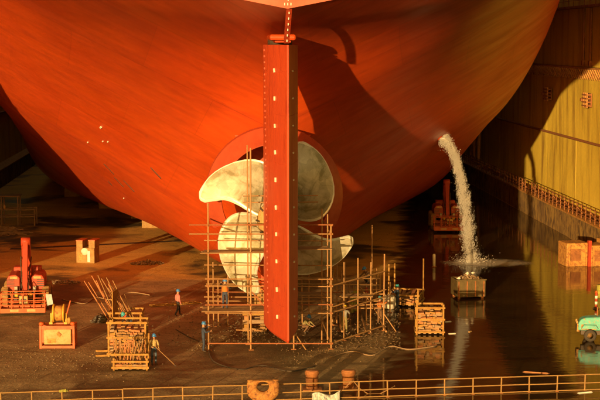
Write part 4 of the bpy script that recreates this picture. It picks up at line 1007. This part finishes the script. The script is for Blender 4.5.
_ms = N(_t, 'ShaderNodeMixShader'); _tp = N(_t, 'ShaderNodeBsdfTransparent'); _out = _t.nodes['Material Output']; _src = _out.inputs[0].links[0].from_socket
_t.links.new(_mr.outputs[0], _ms.inputs[0]); _t.links.new(_tp.outputs[0], _ms.inputs[1]); _t.links.new(_src, _ms.inputs[2]); _t.links.new(_ms.outputs[0], _out.inputs[0])
vs, fo_ = [], []; nx, ny = 40, 24
for j in range(ny+1):
    for i in range(nx+1):
        u, v = i/nx*2-1, j/ny*2-1; vs.append((u*6.2+.8, v*5.2, .012)); fo_.append(max(-1.2, 1.6-2.1*math.hypot(u*(1.15 if u < 0 else .95), v*1.35)))
me = bpy.data.meshes.new('foam_sheet'); me.from_pydata(vs, [], [(j*(nx+1)+i, j*(nx+1)+i+1, (j+1)*(nx+1)+i+1, (j+1)*(nx+1)+i) for j in range(ny) for i in range(nx)])
_a = me.attributes.new('foam', 'FLOAT', 'POINT'); _a.data.foreach_set('value', fo_); me.materials.append(FOAMM)
o = link('splash_foam', me, None, (land.x, land.y, 0)); tag(o, 'patch of white foam where the jet strikes the flood water', 'foam', kind='stuff')
mb = MB()
for k in range(1100):
    a = random.uniform(0, 6.28); q = abs(random.gauss(0, .9)); mb.rock((land.x+q*math.cos(a), land.y+q*.7*math.sin(a), abs(random.gauss(0, .35))), random.uniform(.010, .028), 1)
o = mb.build('splash_spray', JETM); tag(o, 'spray of drops thrown up at the foot of the water jet', 'spray', kind='stuff')
g = gnd(434, 267); t = thing('marker_post', 'short pale marker post standing in the water left of the splash', 'post', g); MB().lathe((0, 0, 0), [(.12, 0), (.12, .95), (.09, 1.05)], 12).build('shaft', WHITE, t); MB().lathe((0, 0, 0), [(.2, 0), (.18, .08)], 12).build('foot', RUST, t)
# floating lath and junk in the water
for px, py, L, rz, m, lab in ((536, 373, 1.5, -.35, WOODR, 'reddish lath floating near the railing at the right'), (448, 322, .5, .4, WHITE, 'small pale scrap in the water below the scrap bin'), (470, 332, .35, 1, CREAM, 'small cream scrap in the water under the bin'), (452, 334, .5, .2, SACK, 'flat pale bag at the foot of the flooded crate'), (585, 393, .9, .3, WHITE, 'white floating sheet at the far right of the railing')):
    g = gnd(px, py); o = MB().box((0, 0, 0), (L, .12, .05), None, .8).build('floating_scrap', m, None, bevel=.01); o.location = (g.x, g.y, .03); o.rotation_euler = (0, 0, rz); tag(o, lab, 'scrap', 'floating scraps')

# ------------------------------------------------------------------ right-hand side: block stack, rusty gear, tractor
g = gnd(566, 267); bs = thing('bilge_block', 'yellow steel bilge block standing in the water below the ledge end', 'block', (g.x, g.y, 0), R(8))
for i, (x, y, z, dx, dy, dz) in enumerate(((1.0, 1.0, .95, 1.9, 1.9, 1.9), (2.7, .8, .85, 1.3, 2.1, 1.7), (4.2, 1.1, 1.0, 1.5, 2.2, 2.0))):
    b = MB().box((x, y, z), (dx, dy, dz)).build('block_body', RUSTY, bs, bevel=.06); MB().box((x-dx*.1, y-dy/2-.03, z), (dx*.45, .06, dz*.5)).build('recess_plate', RUST, b)
    for s in (-1, 1): MB().box((x+s*dx*.38, y-dy/2-.05, z), (.12, .10, dz*.92)).build('rib', RUSTY, b)
for x in (1.95, 3.35): MB().box((x, -.05, 1.0), (.26, .3, 2.2)).build('red_post', REDP, bs)
ge = thing('ledge_gear', 'rusty yellow winch gear on the ledge above the bilge block', 'machinery', (gnd(590, 236).x+.4, 121.5, 1.9), R(6))
MB().box((1.2, 0, .25), (3.2, 2.6, .5)).build('base', RUSTY, ge, bevel=.04); MB().lathe((.4, 0, 1.0), [(.6, 0), (.6, .12), (.35, .14), (.35, .9), (.6, .92), (.6, 1.05)], 20, 'X').build('drum', RUSTY, ge)
for x in (0, .9, 1.8, 2.6): MB().box((x, .9, .95), (.4, .5, .95)).build('housing', RUSTY if x != .9 else RUST, ge, bevel=.05)
for k in range(5): pole('guard_bar', (-.3+.6*k, -1.2, .5), (-.3+.6*k, -1.2, 1.5), .05, RUSTY, ge)
pole('guard_rail', (-.3, -1.2, 1.5), (2.3, -1.2, 1.5), .05, RUSTY, ge); MB().lathe((-.1, -.8, .5), [(.3, 0), (.3, .5), (.38, .55), (.38, .7)], 16).build('bollard', RUSTY, ge)
lg = MB().box((.9, 0, -.95), (2.6, 2.2, 1.9)).build('plinth', RUST, ge)
# tractor
g = gnd(578, 340); tc_ = thing('tractor', 'weathered turquoise tractor facing left in shallow water at the right edge', 'tractor', (g.x, g.y+.2, 0), R(-10))
MB().prism([(.0, .62), (.02, 1.05), (.18, 1.32), (.5, 1.42), (1.75, 1.5), (1.8, .62)], -.42, .42).build('hood', TEAL, tc_, bevel=.10)
MB().prism([(-.06, .55), (-.04, 1.02), (.10, 1.02), (.10, .55)], -.36, .36).build('grille', RUSTY, tc_)
for k in range(5): MB().box((-.07, 0, .62+.09*k), (.04, .66, .03)).build('grille_slat', DARK, tc_)
for s in (-1, 1): MB().lathe((-.10, s*.28, 1.12), [(.09, 0), (.10, .03), (.10, .10)], 14, 'X').build('headlight', CREAM, tc_)
MB().box((1.5, 0, .5), (2.6, .5, .3)).build('frame', DARK, tc_)
MB().box((.65, -.44, .85), (.9, .03, .30)).build('engine_side', RUSTY, tc_); MB().prism([(.2, .78), (.35, 1.0), (1.05, 1.0), (1.2, .78)], -.66, -.40).build('front_mudguard', TEAL, tc_)
def twheel(x, y, r, wd):
    o = link('wheel', MB().lathe((0, 0, 0), [(r*.5, -wd/2), (r*.9, -wd/2), (r, -wd*.3), (r, wd*.3), (r*.9, wd/2), (r*.5, wd/2)], 26, 'Y', False).mesh('tyre', RUBBER), tc_, (x, y, r))
    link('rim', MB().lathe((0, 0, 0), [(r*.55, -wd*.40), (r*.45, -wd*.44), (r*.18, -wd*.3), (r*.18, wd*.3), (r*.55, wd*.4)], 18, 'Y').mesh('rim', CREAM), o)
    link('hub', MB().lathe((0, 0, 0), [(r*.14, -wd*.1), (r*.14, wd*.5), (r*.06, wd*.55)], 12, 'Y').mesh('hub', RUST), o)
for s in (-1, 1): twheel(.72, s*.62, .37, .28); twheel(2.75, s*.75, .72, .42)
MB().prism([(2.0, .6), (1.95, 1.55), (2.3, 1.75), (3.1, 1.75), (3.5, 1.3), (3.5, .6)], -.48, .48).build('rear_body', TEAL, tc_, bevel=.06)
for s in (-1, 1): MB().prism([(2.0, 1.0), (2.2, 1.5), (2.7, 1.62), (3.2, 1.5), (3.45, 1.1), (3.3, 1.1), (3.1, 1.38), (2.7, 1.5), (2.3, 1.38), (2.15, 1.0)], s*.5, s*1.0).build('mudguard', TEAL, tc_)
MB().box((2.6, 0, 1.9), (.5, .5, .12)).build('seat', DARK, tc_, bevel=.03); MB().box((2.85, 0, 2.15), (.1, .5, .5)).build('seat_back', DARK, tc_, bevel=.03)
pole('exhaust', (1.2, .2, 1.4), (1.2, .2, 2.0), .05, RUST, tc_); pole('steering_column', (1.8, 0, 1.4), (2.1, 0, 1.9), .03, DARK, tc_)
MB().lathe((2.1, 0, 1.9), [(.2, -.02), (.22, 0), (.2, .02)], 20).build('steering_wheel', DARK, tc_)
g = gnd(596, 309); cn = thing('warning_post', 'slim red and white warning post between the tractor and the olive scrap', 'post', g)
for k in range(5): MB().lathe((0, 0, .12+.2*k), [(.09, 0), (.09, .2)], 14).build('band', (REDP, WHITE)[k % 2], cn)
MB().lathe((0, 0, 0), [(.24, 0), (.22, .06), (.1, .12)], 14).build('foot', DARK, cn); MB().lathe((0, 0, 1.12), [(.09, 0), (.07, .1), (.02, .14)], 14).build('lamp', ORANGE, cn)
g = gnd(596, 299); os_ = thing('olive_drum', 'pile of olive green drums at the right edge above the tractor', 'drum', (g.x+.5, g.y+.6, 0))
for x, y, z in ((0, 0, 0), (.75, .1, 0), (.35, .05, .92)): MB().lathe((x, y, z), [(.30, 0), (.30, .28), (.32, .3), (.30, .32), (.30, .58), (.32, .6), (.30, .62), (.30, .9)], 20).build('barrel', GREENSCRAP, os_)

# ------------------------------------------------------------------ railing, bollards and fairlead on the dock end
A, B = at(-30, 390.2, 71.9), at(640, 376.6, 74.6); base = Vector(((A.x+B.x)/2, (A.y+B.y)/2, 0))
rl = thing('end_railing', 'rusty yellow three-rail railing along the near end of the dock', 'railing', base)
nP = 23; ta, tb = Vector((A.x, A.y, 0))-base, Vector((B.x, B.y, 0))-base; ztop = (A.z+B.z)/2
for k in range(nP+1):
    p = ta.lerp(tb, k/nP); pole('post', p, p+Vector((random.uniform(-.02, .02), 0, ztop)), .04, RAILM, rl)
    MB().box(p+Vector((0, 0, .015)), (.16, .16, .03)).build('foot_plate', RUST, rl)
for k in range(nP):
    for z in (ztop, ztop-.43, ztop-.80): 
        j = lambda: Vector((0, 0, random.uniform(-.012, .012)))
        pole('rail', ta.lerp(tb, k/nP)+Vector((0, 0, z))+j(), ta.lerp(tb, (k+1)/nP)+Vector((0, 0, z))+j(), .032, RAILM, rl)
def bol(px, lab):
    p = at(px, 376, 75.6); t = thing('bollard', lab, 'bollard', (p.x, 75.6, 0), 0, 'bollard pair')
    MB().lathe((0, 0, 0), [(.33, 0), (.33, .72), (.38, .78), (.38, .92), (.36, .95)], 26).build('drum', RUST, t); MB().box((0, 0, .02), (1.0, .9, .04)).build('base_plate', RUST, t)
    MB().lathe((0, 0, .95), [(.34, 0), (.30, .02)], 24).build('cap', WOODR, t)
bol(312, 'left rusty mooring bollard behind the railing'); bol(348.5, 'right rusty mooring bollard behind the railing')
p = at(263, 380, 72.6); fa = thing('fairlead', 'big rusty fairlead with a round eye at the railing', 'fairlead', (p.x, 72.55, 0))
def ring():
    mb = MB(); n = 40; vs = []
    for i in range(n):
        th = 2*math.pi*i/n; co, si = math.cos(th), math.sin(th)
        ox = math.copysign(abs(co)**.5, co); oz = math.copysign(abs(si)**.5, si)
        ox *= .80 if si > -.2 else .80-.22*min(1, (-.2-si)/.5); oz = .30*oz+.92 if si > 0 else .92+.86*oz
        for r_, y in ((0, -.14), (.25, -.24), (.7, -.22), (1, -.12), (1, .12), (.7, .22), (.25, .24), (0, .14)):
            ix, iz = .30*co, .88+.27*si; vs.append((ix+(ox-ix)*r_, y, iz+(oz-iz)*r_))
    mb.add(vs, [(i*8+k, ((i+1) % n)*8+k, ((i+1) % n)*8+(k+1) % 8, i*8+(k+1) % 8) for i in range(n) for k in range(8)], True); return mb
ring().build('eye_casting', CASTR, fa); MB().box((0, 0, .03), (1.5, .8, .06)).build('base_plate', RUST, fa)
for sx in (-1, 1): MB().lathe((sx*.62, 0, 1.14), [(.16, 0), (.18, .05), (.12, .09)], 14).build('horn', CASTR, fa)
# rope and striped cloth over the rail
ro = MB().tube([at(340, 392, 74.5)+Vector((0, -.2, 0)), at(352, 381, 74.4)+Vector((0, -.25, .1)), at(360, 389, 74.3), at(368, 394, 74.3), at(380, 394, 74.3), at(395, 386, 74.3)], .03, 8).build('mooring_rope', WOOD); tag(ro, 'pale rope hanging from the railing beside the right bollard', 'rope')
nx, nz = 26, 6; vs = []; c0 = at(312, 395, 73.1)
for j in range(nz):
    for i in range(nx):
        u = i/(nx-1); vs.append((u*1.95, -.12-.10*math.sin(u*9+j), .18*j*.5+.10*math.sin(u*7)+.25*max(0, u-.8)*4*(j/nz)))
o = MB().add(vs, [(j*nx+i, j*nx+i+1, (j+1)*nx+i+1, (j+1)*nx+i) for j in range(nz-1) for i in range(nx-1)], True).build('striped_cloth', STRIPE); o.scale = (.72, 1, .8); o.location = (c0.x, 73.15, -.02)
so_ = o.modifiers.new('thick', 'SOLIDIFY'); so_.thickness = .03; tag(o, 'blue and white striped cloth bundled over the railing near the bollards', 'cloth')
o = heap('rag_tuft', 'yellow green rag caught on the railing at the left', 'rag', 64, 396, .18, .12, .1, 40, GREENSCRAP, .05, 'bar'); p = at(64, 390, 72.2); o.location = (p.x, 72.15, p.z-.1); del o['kind']
